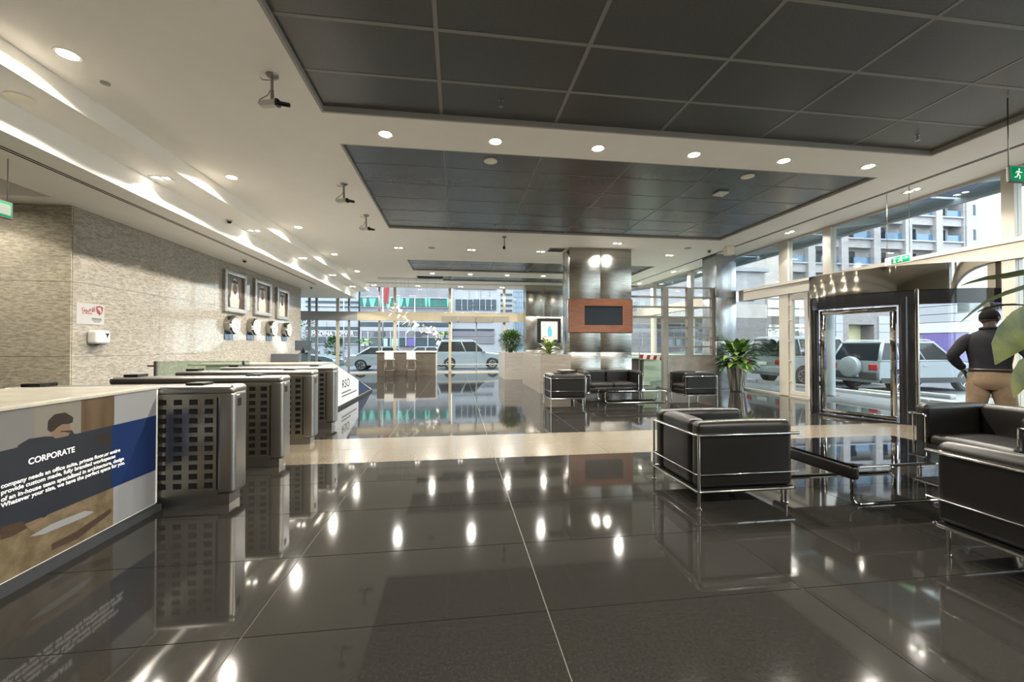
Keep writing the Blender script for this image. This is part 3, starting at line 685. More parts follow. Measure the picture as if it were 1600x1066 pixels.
for k, (y, z, wd, ht, lab) in enumerate(frames):
    t = on_wall('portrait', lab, 'picture', y, z, 'framed portraits'); w2, h2, b = wd/2, ht/2, .13
    fr = M().box(0,-w2,-h2,.02,w2,h2)
    for q in ((-w2,-h2,-w2+b,h2),(w2-b,-h2,w2,h2),(-w2+b,-h2,w2-b,-h2+b),(-w2+b,h2-b,w2-b,h2)): fr.rbox(0,q[0],q[1],.09,q[2],q[3],.02,2)
    fr.build('frame', silver, t)
    pr = M().box(.02,-w2+b,-h2+b,.03,w2-b,h2-b).build('photograph', ph_bg, t, smooth=False)
    def el(cy, cz, ry, rz, x, n=20): return [(x, cy+ry*math.cos(2*PI*i/n), cz+rz*math.sin(2*PI*i/n)) for i in range(n)]
    dz = -.03
    if k == 0: M().poly([(.0304,-0.390,-0.440),(.0304,0.390,-0.440),(.0304,0.377,-0.156),(.0304,0.169,0.052),(.0304,-0.169,0.052),(.0304,-0.377,-0.156)]).build('dark_cloak', ph_bk, pr, smooth=False, fix=False)
    M().poly([(.0308,-0.221,-0.440),(.0308,0.221,-0.440),(.0308,0.260,-0.200),(.0308,0.156,-0.026),(.0308,-0.156,-0.026),(.0308,-0.260,-0.200)]).build('robe', ph_rb, pr, smooth=False, fix=False)
    M().poly([(.0312,-0.221,-0.156),(.0312,0.221,-0.156),(.0312,0.195,0.156),(.0312,0.143,0.338),(.0312,0.000,0.403),(.0312,-0.143,0.338),(.0312,-0.195,0.156)]).build('headcloth', ph_hd, pr, smooth=False, fix=False)
    M().poly(el(.013,.104,.11,.17,.0316)).build('face', ph_fc, pr, smooth=False, fix=False)
    M().poly([(.032,-0.091,0.065),(.032,-0.065,0.000),(.032,0.013,-0.072),(.032,0.091,0.000),(.032,0.117,0.065),(.032,0.065,0.026),(.032,0.013,0.033),(.032,-0.052,0.026)]).build('beard', ph_bk, pr, smooth=False, fix=False)
    M().poly([(.032,-0.156,0.260),(.032,0.156,0.260),(.032,0.150,0.338),(.032,0.000,0.358),(.032,-0.150,0.338)]).build('head_cord', ph_bk, pr, smooth=False, fix=False)
clock_face = mat('clock_face', (.40,.40,.385), .4); plaque = noisy(mat('blue_plaque', (.05,.10,.17), .25, .3), (.015,.035,.07), (.08,.13,.18), 6)
for k, y in enumerate((12.60, 13.84, 15.12, 16.39)):
    t = on_wall('wall_clock', [ 'first','second','third','last'][k]+' round silver wall clock with small plaque, counted from the near end', 'clock', y, 1.99, 'row of world clocks')
    M().cyl((0,0,0),(.16,0,0),.27,.27,12).cyl((.16,0,0),(.20,0,0),.27,.235,12).build('case', chrome_dk, t)
    fc = M().cyl((.20,0,0),(.205,0,0),.20,.20,24).build('dial', clock_face, t)
    m = M()
    for h in range(12):
        a = h*PI/6; m.add([(.206, r*math.sin(a+s), r*math.cos(a+s)) for r, s in ((.15,-.05),(.15,.05),(.185,.04),(.185,-.04))], [(0,1,2,3)])
    m.build('hour_marks', gloss_black, fc, smooth=False, fix=False)
    a1, a2 = .9+k, 2.2+k*1.3
    for a, L in ((a1,.10),(a2,.15)): M().add([(.2065,-.008*math.cos(a),.008*math.sin(a)),(.2065,.008*math.cos(a),-.008*math.sin(a)),(.2065,L*math.sin(a),L*math.cos(a))], [(0,1,2)]).build('clock_hand', gloss_black, fc, smooth=False, fix=False)
    M().rbox(0,-.22,-.42,.02,.22,-.19,.005,1).build('plaque', plaque, t)

# ================================================================ BACK OFFICE AT THE FAR LEFT
t = thing('security_desk', 'dark grey security desk beyond the granite wall, by street glass', 'desk', (-5.6, 15.2, 0))
M().rbox(-1.6,-.4,0,.9,.4,.78,.01,1).build('desk_body', dkgrey, t); M().rbox(-1.65,-.45,.78,.95,.45,.82,.01,1).build('desk_top', mat('grey_green_top', (.11,.13,.12), .4), t)
M().rbox(-1.4,.1,.82,.1,.42,1.12,.03).build('upper_shelf', mat('mid_grey', (.10,.10,.11), .4), t)
t = thing('monitor', 'black tilted monitor on the dark security desk', 'monitor', (-5.35, 15.35, 1.12), .55)
M().rbox(-.14,-.1,0,.14,.1,.02,.005,1).build('base', black, t); M().cyl((0,0,.02),(0,.04,.22),.02,n=8).build('stand', black, t)
M().rbox(-.26,.03,.12,.26,.06,.46,.008,1).build('screen', gloss_black, t)
# bar counter and stools by the far glass
t = thing('bar_counter', 'tall grey-brown bar counter in front of street glass', 'counter', (-2.3, 20.2, 0))
stone = noisy(mat('grey_brown_stone', (.12,.10,.08), .35), (.055,.046,.036), (.095,.08,.065), 4, 5, .6, (1,1,8))
M().box(-1.38,-.3,0,1.32,.3,1.08).build('counter_front', stone, t, smooth=False); M().rbox(-1.42,-.36,1.08,1.38,.36,1.14,.006,1).build('counter_top', plastic_white, t)
M().box(1.32,-.3,0,1.37,.3,1.08).build('end_panel', paper, t, smooth=False)
def stool():
    t = thing('bar_stool', None, 'stool')
    M().rbox(-.2,-.19,.76,.2,.19,.80,.018,2).build('seat', plastic_white, t); M().rbox(-.2,-.2,.80,.2,-.175,1.10,.012,2).build('backrest', plastic_white, t)
    for sx in (-1,1):
        for sy in (-1,1): M().cyl((sx*.16,sy*.15,.76),(sx*.23,sy*.22,0),.011,n=8).build('leg', chrome, t)
    M().tube([(-.205,-.195,.28),(.205,-.195,.28),(.205,.195,.28),(-.205,.195,.28)],.009,6,True).build('foot_ring', chrome, t)
    return t
sp = stool()
for i, x in enumerate((-3.02,-2.05)):
    t = sp if i == 0 else copy_tree(sp); t.location = (x, 19.35, 0)
    tag(t, ['white bar stool at the bar counter, nearer the soffit side','white bar stool at the bar counter, nearer the planter side'][i], 'stool', 'bar stools')
# hanging sculpture of pale leaves
t = thing('hanging_sculpture', 'swarm of small white leaf shapes hung on wires before street glass', 'sculpture', (-2, 18.6, HC))
rnd = random.Random(4); pearl = mat('pearl_leaf', (.78,.76,.70), .25)
pts = []
for k in range(64):
    s_ = k/63; u = 606+80*s_+rnd.gauss(0,4)*(1.5-s_); v = 478+50*s_**.8+rnd.gauss(0,7)*(1-s_*.4)
    q = onY(u, v, 18.6+rnd.uniform(-.5,.5)); q.z = min(q.z, 3.9)
    pts.append(q)
for q in pts:
    m = M(); a = rnd.uniform(0, 6.28); b = rnd.uniform(-.8,.8); L = rnd.uniform(.08,.19); W_ = L*.32
    R = Euler((b, rnd.uniform(-1,1), a)).to_matrix()
    m.add([q+R@Vector(p) for p in ((-L,0,0),(-L*.3,W_,.012),(L*.5,W_*.7,.012),(L,0,0),(L*.5,-W_*.7,.012),(-L*.3,-W_,.012),(0,0,-.012))], [(0,1,6),(1,2,6),(2,3,6),(3,4,6),(4,5,6),(5,0,6)])
    m.build('glass_leaf', pearl, t, True)
m = M()
for q in pts[::2]: m.cyl(q,(q.x,q.y,HC),.0018,n=3)
tag(m.build('suspension_wires', steel_end, t, True), kind='stuff')
M().rbox(-3.4,18.35,HC-.04,-.6,18.85,HC,.01,1).build('ceiling_plate', plastic_white, t, True)
# ================================================================ LOUNGE SEATING
def fillet(pts, r, n=5):
    out = [Vector(pts[0])]
    for a, b, c in zip(pts, pts[1:], pts[2:]):
        a, b, c = Vector(a), Vector(b), Vector(c); u = (a-b).normalized(); v = (c-b).normalized()
        rr = min(r, (a-b).length*.45, (c-b).length*.45)
        for i in range(n+1):
            t = i/n; out.append((b+u*rr)*(1-t)**2+b*2*t*(1-t)+(b+v*rr)*t*t)
    out.append(Vector(pts[-1])); return out
def fillet_loop(pts, r, n=5):
    out = []; L = len(pts)
    for i in range(L): out += fillet([pts[i-1], pts[i], pts[(i+1)%L]], r, n)[1:-1]
    return out
def lounge(name, label, W, D, seats, zr, zm, zb, zt, loc, rz, group, seat_top=.43, fronts=True):
    """local axes: x runs from the back (0) to the front (D), y across"""
    t = thing(name, label, 'armchair' if seats == 1 else 'sofa', loc, rz, group)
    A = .15; h = W/2
    for z, r, nm in ((zr,.013,'top_rail'), (zm,.006,'middle_rail')):
        M().tube(fillet([(D+.035,-h,z),(0,-h,z),(0,h,z),(D+.035,h,z)], .05), r, 10).build(nm, chrome, t)
    M().tube(fillet_loop([(D,-h,zb),(.0,-h,zb),(.0,h,zb),(D,h,zb)], .03), .013, 8, True).build('bottom_rail', chrome, t)
    for s in (-1, 1):
        M().cyl((.012,s*(h-.006),0),(.012,s*(h-.006),zr),.012,n=10).cyl((.012,s*(h-.006),0),(.012,s*(h-.006),.008),.024,n=12).build('leg', chrome, t)
        M().cyl((D-.07,s*(h-.03),0),(D-.07,s*(h-.03),zb),.012,n=10).cyl((D-.07,s*(h-.03),0),(D-.07,s*(h-.03),.008),.024,n=12).build('leg', chrome, t)
        y0, y1 = s*(h-.02), s*(h-A+.005)
        if fronts: M().tube(fillet_loop([(D+.012,y0,zb+.01),(D+.012,y1,zb+.01),(D+.012,y1,zr),(D+.012,y0,zr)], .02, 3), .008, 8, True).build('arm_front_frame', chrome, t)
        a, b = sorted((s*(h-.018), s*(h-A)))
        M().rbox(.02, a, zb+.012, D, b, zt-.012, .05, 4, puff=.012).build('arm_cushion', leather, t)
    sw = (W-2*A)/seats
    for i in range(seats):
        y0 = -h+A+sw*i
        M().rbox(.02, y0+.003, zb+.012, .19, y0+sw-.003, zt-.012, .05, 4, puff=.012).build('back_cushion', leather, t)
        M().rbox(.19, y0+.003, zb+.012, D-.02, y0+sw-.003, .29, .035, 3).build('seat_base', leather, t)
        M().rbox(.19, y0+.003, .285, D-.005, y0+sw-.003, seat_top-.02, .05, 4, puff=.025).build('seat_cushion', leather, t)
    M().box(.03,-h+.03,zb-.008,D-.02,h-.03,zb+.014).build('under_frame', gloss_black, t, smooth=False)
    return t
CH = 'black leather chrome-framed armchairs'
lounge('armchair', 'black leather armchair seen from behind, in the middle of the near lounge', .82, .93, 1, .625, .285, .14, .745, (2.055,3.70,0), 0, CH, fronts=False)
lounge('armchair', 'black leather armchair facing the coffee table, in front of the standing man', 1.06, .88, 1, .625, .30, .14, .745, (6.12,3.58,0), PI, CH)
lounge('armchair', 'black leather armchair, closest to the lens, showing only its long side', .95, .92, 1, .68, .365, .19, .76, (3.70,1.49,0), PI/2, CH, fronts=False)
lounge('armchair', 'black leather armchair beside the stone planter at far seating group', .80, .86, 1, .63, .33, .16, .73, (2.17,9.77,0), 0, CH)
lounge('armchair', 'black leather armchair beside the potted plant and low stone wall', .88, .84, 1, .63, .33, .16, .73, (6.52,10.0,0), PI, CH)
lounge('sofa', 'black leather two-seat sofa against the wide steel column', 1.62, .80, 2, .63, .33, .16, .73, (4.12,11.16,0), -PI/2, None)
t = thing('folder', 'black folder lying on the arm of the armchair by the planter', 'folder', (2.75,10.10,.745), .3)
M().rbox(-.2,-.13,0,.2,.13,.035,.01,1).build('cover', black, t); M().box(-.19,-.12,.035,.17,.12,.042).build('papers', paper, t, smooth=False)

def coffee(name, label, x0, x1, y0, y1, H, band, group):
    t = thing(name, label, 'table', ((x0+x1)/2, (y0+y1)/2, 0), 0, group); w, d = (x1-x0)/2, (y1-y0)/2
    M().rbox(-w-.015,-d-.03,H-.012,w+.015,d+.03,H,.004,1).build('table_top', blackglass, t)
    for s in (-1, 1):
        M().tube(fillet_loop([(-w+.06,s*(d-.07),.012),(w-.06,s*(d-.07),.012),(w-.06,s*(d-.07),H-.045),(-w+.06,s*(d-.07),H-.045)], .09, 6), .013, 8, True).build('leg_loop', chrome_dk if band else chrome, t)
        if band: M().rbox(s*(w-.02)-.035,-d-.02,H-.135,s*(w-.02)+.035,d-.01,H-.014,.03,3).build('side_band', leather, t)
        M().cyl((-w+.25,s*(d-.07),H-.045),(-w+.25,s*(d-.07),H-.012),.012,n=8).cyl((w-.25,s*(d-.07),H-.045),(w-.25,s*(d-.07),H-.012),.012,n=8).build('spacer', chrome, t)
    return t
coffee('coffee_table', 'low black glass coffee table in the near lounge', 3.36, 4.86, 3.10, 4.02, .385, True, 'glass coffee tables')
coffee('coffee_table', 'low glass coffee table with chrome loops before the distant sofa', 3.5, 5.2, 9.47, 10.1, .34, False, 'glass coffee tables')

# ================================================================ SCREEN ON THE COLUMN, PICTURE
t = thing('wall_screen', 'dark screen in orange-brown wood surround on the wide column', 'screen', (4.33, 11.98, 2.3))
M().box(-.98,-.10,-.50,-.53,-.0,.50).box(.66,-.10,-.50,.98,-.0,.50).box(-.53,-.10,.30,.66,-.0,.50).box(-.53,-.10,-.50,.66,-.0,-.28).build('wood_surround', wood, t, smooth=False)
M().box(-.53,-.075,-.28,.66,-.02,.30).build('screen', mat('dark_screen', (.010,.014,.020), .3, 0, .2), t, smooth=False)
M().box(-1.0,-.0,-.52,1.0,.004,.52).build('back_plate', dkgrey, t, smooth=False)
t = thing('framed_picture', 'picture with wide black frame and small blue figure on farther column', 'picture', (4.5, 19.7, 2.14))
M().box(-.58,-.06,-.60,-.42,0,.60).box(.42,-.06,-.60,.58,0,.60).box(-.42,-.06,.45,.42,0,.60).box(-.42,-.06,-.60,.42,0,-.45).build('frame', black, t, smooth=False)
p = M().box(-.42,-.04,-.45,.42,-.01,.45).build('print', paper, t, smooth=False)
teal = mat('teal_ink', (.05,.25,.35), .5)
M().poly([(-.06,-.041,-.3),(.12,-.041,-.3),(.14,-.041,.0),(.06,-.041,.22),(-.04,-.041,.2),(-.10,-.041,0)]).build('painted_figure', teal, p, smooth=False, fix=False)
M().poly([(-.3,-.041,-.32),(-.12,-.041,-.34),(-.12,-.041,-.28),(-.3,-.041,-.27)]).poly([(-.32,-.041,.24),(-.2,-.041,.26),(-.2,-.041,.31),(-.33,-.041,.30)]).build('painted_marks', mat('grey_ink', (.2,.2,.2), .5), p, smooth=False, fix=False)

# ================================================================ PLANTERS AND PLANTS
def planter(name, label, x0, x1, y0, y1, H, m):
    t = thing(name, label, 'planter', ((x0+x1)/2, y0, 0)); k = .05
    M().box(x0,y0,0,x0+k,y1,H).box(x1-k,y0,0,x1,y1,H).box(x0+k,y0,0,x1-k,y0+k,H).box(x0+k,y1-k,0,x1-k,y1,H).build('stone_wall', m, t, True, smooth=False)
    M().box(x0+k,y0+k,H-.12,x1-k,y1-k,H-.08).build('soil', soil, t, True, smooth=False); return t
trav2 = noisy(mat('pale_travertine', (.45,.42,.37), .35), (.27,.25,.22), (.36,.335,.30), 3, 6, .7, (1,1,7), lo=.3, hi=.7)
planter('stone_planter', 'low grey-brown stone planter running away from the wide column', 2.44, 3.36, 11.84, 15.1, 1.13, travertine)
planter('stone_planter', 'paler stone planter beyond, holding the round dark bush', 1.98, 3.3, 16.9, 19.4, 1.12, trav2)
rl = random.Random(11)
def leaf(m, base, dirv, L, W_, droop=.4, up=Vector((0,0,1)), n=4, fold=.18):
    """one folded, drooping leaf blade as a thin strip with a midrib"""
    d = Vector(dirv).normalized(); side = d.cross(up).normalized() if abs(d.dot(up)) < .98 else Vector((1,0,0)); p = Vector(base); nrm = side.cross(d)
    vs = []; 
    for i in range(n+1):
        s = i/n; wd = W_*math.sin(PI*min(1,(s*.92+.06)))**.8*.5
        dd = (d-Vector((0,0,1))*droop*s*1.3).normalized()
        c = p; nn = side.cross(dd).normalized()
        vs += [c-side*wd+nn*wd*fold, c-nn*.0, c+side*wd+nn*wd*fold]; p = p+dd*(L/n)
    b = len(m.v); fs = []
    for i in range(n): fs += [(3*i,3*i+1,3*i+4,3*i+3),(3*i+1,3*i+2,3*i+5,3*i+4)]
    m.add(vs, fs)
t = thing('round_bush', 'dense round dark green bush in the pale planter', 'bush', (2.35, 17.55, 1.04))
M().cyl((0,0,0),(0,0,.42),.04,.03,8).cyl((.03,0,.1),(.2,.1,.5),.02,.012,6).cyl((-.03,0,.1),(-.2,-.1,.5),.02,.012,6).build('stem', bark, t)
m = M()
for k in range(2400):
    a = rl.uniform(0,2*PI); z = rl.uniform(-1,1); r = rl.uniform(.12,1)**.5; q = math.sqrt(1-z*z)
    p = Vector((.58*r*q*math.cos(a), .50*r*q*math.sin(a), .56+.46*r*z)); dv = Vector((q*math.cos(a), q*math.sin(a), z*.8+.5+rl.uniform(-.6,.6)))
    leaf(m, p, dv, rl.uniform(.07,.12), rl.uniform(.04,.06), .3, n=2)
tag(m.build('foliage', leafC, t, fix=False), kind='stuff')
def leafy(name, label, cat, loc, n, L, W_, spread, H, m1, stems=5, pot=None, zlo=.1, rz=0, vary=(.3,1.1)):
    t = thing(name, label, cat, loc, rz)
    ms = M()
    for k in range(stems):
        a = 2*PI*k/stems; ms.tube([(0.03*math.cos(a),.03*math.sin(a),0),(.06*math.cos(a),.06*math.sin(a),H*.4),(.10*math.cos(a),.10*math.sin(a),H*.75)],[.016,.013,.008],6)
    ms.build('stem', bark, t)
    for k in range(n):
        a = k*2.4+rl.uniform(-.3,.3); s = k/n; el = vary[0]+(vary[1]-vary[0])*s+rl.uniform(-.15,.15)
        z = H*(zlo+(.78-zlo)*s); r = spread*(.35+.3*rl.random()); base = Vector((r*.5*math.cos(a), r*.5*math.sin(a), z))
        dv = Vector((math.cos(a)*math.cos(el), math.sin(a)*math.cos(el), math.sin(el))); lm = M()
        lm.tube([(base.x*.2,base.y*.2,z-.08),(base.x*.7,base.y*.7,z-.02),tuple(base)], .005, 5)
        leaf(lm, base, dv, L*rl.uniform(.8,1.15), W_*rl.uniform(.85,1.15), rl.uniform(.45,.9), n=5)
        lm.build('leaf', m1 if not isinstance(m1, list) else rl.choice(m1), t, fix=False)
    return t
leafD = noisy(mat('pale_green_leaf', (.2,.3,.07), .38), (.09,.20,.03), (.30,.40,.10), 6)
leafy('dieffenbachia', 'pale variegated leafy plant standing in the stone planter', 'plant', (2.80, 12.35, 1.03), 34, .36, .13, .30, .46, leafB, 5, vary=(.1,1.25))
leafy('leafy_plant', 'bushy broad-leaved green plant in the tall steel pot', 'plant', (8.52, 11.55, .84), 120, .40, .19, .95, .62, [leafA, leafD, leafA], 6, zlo=-.02, vary=(-.45,1.2))
t = thing('tall_steel_pot', 'tall tapered polished steel pot beside the pale column', 'pot', (8.52, 11.55, 0))
M().lathe([(.19,0),(.20,.03),(.31,.90),(.33,.92),(.33,.94),(.30,.94),(.28,.84),(.02,.82)], n=32).build('pot_body', noisy(mat('polished_pot_steel', (.5,.48,.44), .10, 1), (.46,.44,.40), (.54,.52,.48), 3, bump=.15, bscale=2), t)
M().cyl((0,0,.80),(0,0,.84),.275,n=24).build('soil', soil, t)
# large plant standing outside the right edge, its leaves hang into view
D0 = 3.2
def at(u, v, d):
    r = ray(u, v); return EYEV+r*(d/(r.x*_s+r.y*_c))
px = at(1672, 900, D0)
pl = thing('broad_leaf_plant', 'plant with long yellow-green leaves reaching in front of the man', 'plant', (px.x, px.y, .40))
M().tube([(0,0,0),(.01,.01,.5),(-.02,.0,1.0),(0,0,1.5)],[.03,.028,.022,.012],8).build('stem', bark, pl)
def blade(pts, wds, m, twist=0):
    lm = M(); P = [Vector(p)-pl.location for p in pts]; vs = []
    for i, (p, wd) in enumerate(zip(P, wds)):
        tdir = (P[min(i+1,len(P)-1)]-P[max(i-1,0)]).normalized(); view = Vector((.75,.6,0)); s_ = tdir.cross(view).normalized()
        s_ = (s_*math.cos(twist)+view.cross(Vector((0,0,1))).normalized()*0+view.normalized()*math.sin(twist)).normalized(); nn = tdir.cross(s_)
        vs += [p+s_*wd+nn*wd*.25, p, p-s_*wd+nn*wd*.25]
    fs = []
    for i in range(len(P)-1): fs += [(3*i,3*i+1,3*i+4,3*i+3),(3*i+1,3*i+2,3*i+5,3*i+4)]
    lm.add(vs, fs); return lm.build('leaf', m, pl, fix=False)
def crv(uv, d0, d1):
    n = len(uv); return [at(u, v, d0+(d1-d0)*i/(n-1)) for i, (u, v) in enumerate(uv)]
top = pl.location+Vector((0,0,1.45))
leafF = noisy(mat('yellow_green_leaf', (.2,.27,.06), .55, 0, .2), (.014,.024,.003), (.055,.065,.012), 5, stretch=(1,1,1))
leafG = noisy(mat('olive_leaf', (.07,.09,.03), .4), (.02,.03,.008), (.055,.068,.02), 5)
blade([top]+crv([(1640,415),(1600,424),(1570,430),(1540,434),(1515,441),(1500,447)], 3.1, 2.9), [.02,.05,.055,.05,.035,.02,.003], leafF, 1.25)
blade([top]+crv([(1640,438),(1600,447),(1570,457),(1540,470),(1518,487),(1499,505)], 3.1, 2.85), [.02,.05,.055,.05,.04,.03,.004], leafG, 1.3)
blade([top-Vector((0,0,.25))]+crv([(1650,490),(1620,498),(1600,510),(1580,527),(1566,546),(1555,570)], 3.0, 2.75), [.02,.10,.13,.125,.105,.07,.004], leafF, .25)
blade([top-Vector((0,0,.5))]+crv([(1650,560),(1625,566),(1605,578),(1594,592),(1588,606),(1584,622)], 3.0, 2.85), [.02,.06,.09,.085,.06,.035,.003], leafF, .3)
for k in range(9):
    a = 2.2-k*.5; lm = M(); leaf(lm, (0,0,1.3-.08*k), (math.cos(a), math.sin(a), .7), .55, .16, .8, n=6)
    if math.cos(a)*-.99+math.sin(a)*.13 < .3: lm.build('leaf', leafF, pl, fix=False)
t = thing('plant_pot', 'dark round pot of the plant beside the closest armchair', 'pot', (px.x, px.y, 0))
M().lathe([(.15,0),(.20,.40),(.22,.42),(.22,.45),(.19,.45),(.18,.40),(.01,.39)], n=24).build('pot_body', dkgrey, t)

# ================================================================ LATTICE SCREEN, LOW WALL, COUNTER WITH BARRIER TAPE
tag(M().box(6.66,12.28,0,8.28,12.45,1.05).build('trim_2', noisy(mat('grey_stone_cladding', (.22,.20,.18), .3), (.13,.12,.105), (.19,.175,.155), 4, 5), smooth=False), 'low grey stone wall under the steel lattice', 'wall', kind='structure')
lat_m = mat('grey_brown_lattice_steel', (.20,.185,.16), .4, .6)
t = thing('lattice_screen', 'steel lattice of posts and thin bars on the low stone wall', 'screen', (6.9, 12.36, 0))
for a, b, z0 in ((6.52,6.70,0),(7.35,7.55,1.05),(8.20,8.28,1.05)): M().box(a,12.30,z0,b,12.44,3.27).build('post', lat_m, t, True, smooth=False)
for z in (3.27,2.955,2.635,2.315): M().box(5.32,12.31,z-.028,6.52,12.42,z+.028).build('bar', lat_m, t, True, smooth=False)
for z in (3.27,2.955,2.635,2.315,1.99,1.672,1.365,1.075):
    M().box(6.70,12.31,z-.022,7.35,12.42,z+.022).build('bar', lat_m, t, True, smooth=False); M().box(7.55,12.31,z-.022,8.20,12.42,z+.022).build('bar', lat_m, t, True, smooth=False)
mint = mat('pale_green_lacquer', (.30,.38,.30), .35)
t = thing('service_counter', 'pale green topped counter behind the lattice screen', 'counter', (6.6, 14.4, 0))
M().box(5.5,14.2,0,6.6,14.8,.92).build('counter_body', dkgrey, t, True, smooth=False); M().rbox(5.4,14.1,.92,7.3,14.9,1.0,.01,1).build('counter_top', mint, t, True)
M().box(6.75,14.15,.10,7.2,14.8,.88).build('pale_side', mint, t, True, smooth=False)
t = thing('display_ledge', 'pale green ledge along the glass front behind the lattice', 'ledge', (7.6, 16.6, 0))
M().box(7.6,15.4,.0,8.9,19.4,.98).build('ledge_body', mint, t, True, smooth=False); M().rbox(7.5,15.3,.98,9.0,19.5,1.05,.01,1).build('ledge_top', mint, t, True)
t = thing('barrier_tape', 'red and white striped barrier tape stretched before the pale green counter', 'tape', (6.0, 13.5, 1.1))
p0, p1 = onY(999, 557, 13.3), onY(1046, 561, 13.3); n = 9
for k in range(n):
    a, b = p0.lerp(p1, k/n), p0.lerp(p1, (k+1)/n); sl = (b-a)*.35; z = Vector((0,0,.07))
    M().add([a-z+sl*0,b-z+sl*0,b+z+sl,a+z+sl]+[q+Vector((0,.004,0)) for q in (a-z,b-z,b+z+sl,a+z+sl)], [(0,1,2,3),(7,6,5,4),(0,4,5,1),(2,6,7,3)]).build('stripe', red if k % 2 == 0 else plastic_white, t, True, smooth=False)
for q in (p0, p1): M().cyl((q.x,q.y,0),(q.x,q.y,q.z+.12),.02,n=8).cyl((q.x,q.y,0),(q.x,q.y,.02),.13,n=16).build('stand', steel_end, t, True)
# ================================================================ REVOLVING DOOR
RC = Vector((9.17, 7.64, 0)); RR = 1.86
def pol(a, r, z): return (RC.x+r*math.cos(math.radians(a)), RC.y+r*math.sin(math.radians(a)), z)
rv = thing('door_1', 'chrome revolving door drum set into the glass front', 'revolving door', tuple(RC), kind='structure')
def arc(a0, a1, r0, r1, z0, z1, n):
    m = M(); vs = []
    for i in range(n+1):
        a = a0+(a1-a0)*i/n; vs += [pol(a,r0,z0), pol(a,r1,z0), pol(a,r1,z1), pol(a,r0,z1)]
    fs = []
    for i in range(n):
        for k in range(4): fs.append((4*i+k, 4*i+(k+1)%4, 4*i+4+(k+1)%4, 4*i+4+k))
    if abs(a1-a0) < 359: fs += [(3,2,1,0), tuple(4*n+k for k in range(4))]
    m.add(vs, fs); return m
EA, EB = Vector(pol(179,RR,0)), Vector((9.2,9.63,0)); fd_ = (EB-EA).normalized(); fn = Vector((fd_.y,-fd_.x,0))
def flank(off0, off1, z0, z1, s0=0, s1=1):       # straight left flank of the drum
    a, b = EA.lerp(EB, s0), EA.lerp(EB, s1); q = [a+fn*off0, a+fn*off1, b+fn*off1, b+fn*off0]
    return M().prism([(v.x,v.y) for v in q], z0, z1)
arc(179, 272, RR-.05, RR, 2.38, 2.83, 44).build('header_band', chrome_dk, rv, True)
flank(0, .05, 2.38, 2.83).build('header_band', chrome_dk, rv, True)
arc(-88, 88, RR-.05, RR, 2.38, 2.83, 50).build('header_band', chrome_dk, rv, True)
arc(181, 360, RR-.10, RR-.01, 2.13, 2.38, 60).build('lower_band', gloss_black, rv, True)
flank(.01, .10, 2.13, 2.38).build('lower_band', gloss_black, rv, True)
arc(181, 360, .05, RR-.06, 2.36, 2.39, 60).build('drum_ceiling', gloss_black, rv, True)
arc(181, 360, .05, RR-.06, 2.80, 2.815, 60).build('drum_roof', dkgrey, rv, True)
arc(181, 360, RR-.10, RR+.01, 0, .02, 60).build('floor_track', gloss_black, rv, True)
for a in (182.0, 226.3): M().cyl(pol(a,RR-.06,.02),pol(a,RR-.06,2.27),.05 if a < 200 else .065,n=14).build('post', gloss_black, rv, True)
for a in (179.6, 231.5): M().cyl(pol(a,RR-.03,.02),pol(a,RR-.03,2.40),.035,n=14).build('post', chrome_dk, rv, True)
arc(226.5, 231, RR-.07, RR-.02, .02, 2.38, 4).build('post_panel', gloss_black, rv, True)
for a0, a1 in ((233, 268), (-86, -46)):
    arc(a0, a1, RR-.045, RR-.035, .02, 2.26, 18).build('curved_glass', glass, rv, True)
    arc(a0, a1, RR-.07, RR-.01, .02, .12, 18).build('kick_rail', chrome_dk, rv, True)
flank(.03,.04,.12,2.26,.04,.97).build('side_glass', glass, rv, True); flank(.01,.07,.02,.12,.03,.97).build('kick_rail', chrome_dk, rv, True)
# chrome framed leaves
def leafdoor(p0, p1, z0, z1, fw, nm):
    p0, p1 = Vector(p0), Vector(p1); d = (p1-p0); L = d.length; ang = math.atan2(d.y, d.x)
    e = M().rbox(0,-.03,z0,L,.03,z0+fw,.006,1).build(nm, chrome_dk, rv); e.location = p0-RC; e.rotation_euler = (0,0,ang)
    for q in ((0,-.03,z0+fw,fw,.03,z1-fw),(L-fw,-.03,z0+fw,L,.03,z1-fw),(0,-.03,z1-fw,L,.03,z1)): M().rbox(*q,.006,1).build('stile', chrome_dk, e)
    M().box(fw,-.004,z0+fw,L-fw,.004,z1-fw).build('pane', glass, e, smooth=False)
leafdoor(pol(183,RR-.14,0), pol(223.5,RR-.14,0), .03, 2.11, .085, 'door_leaf')

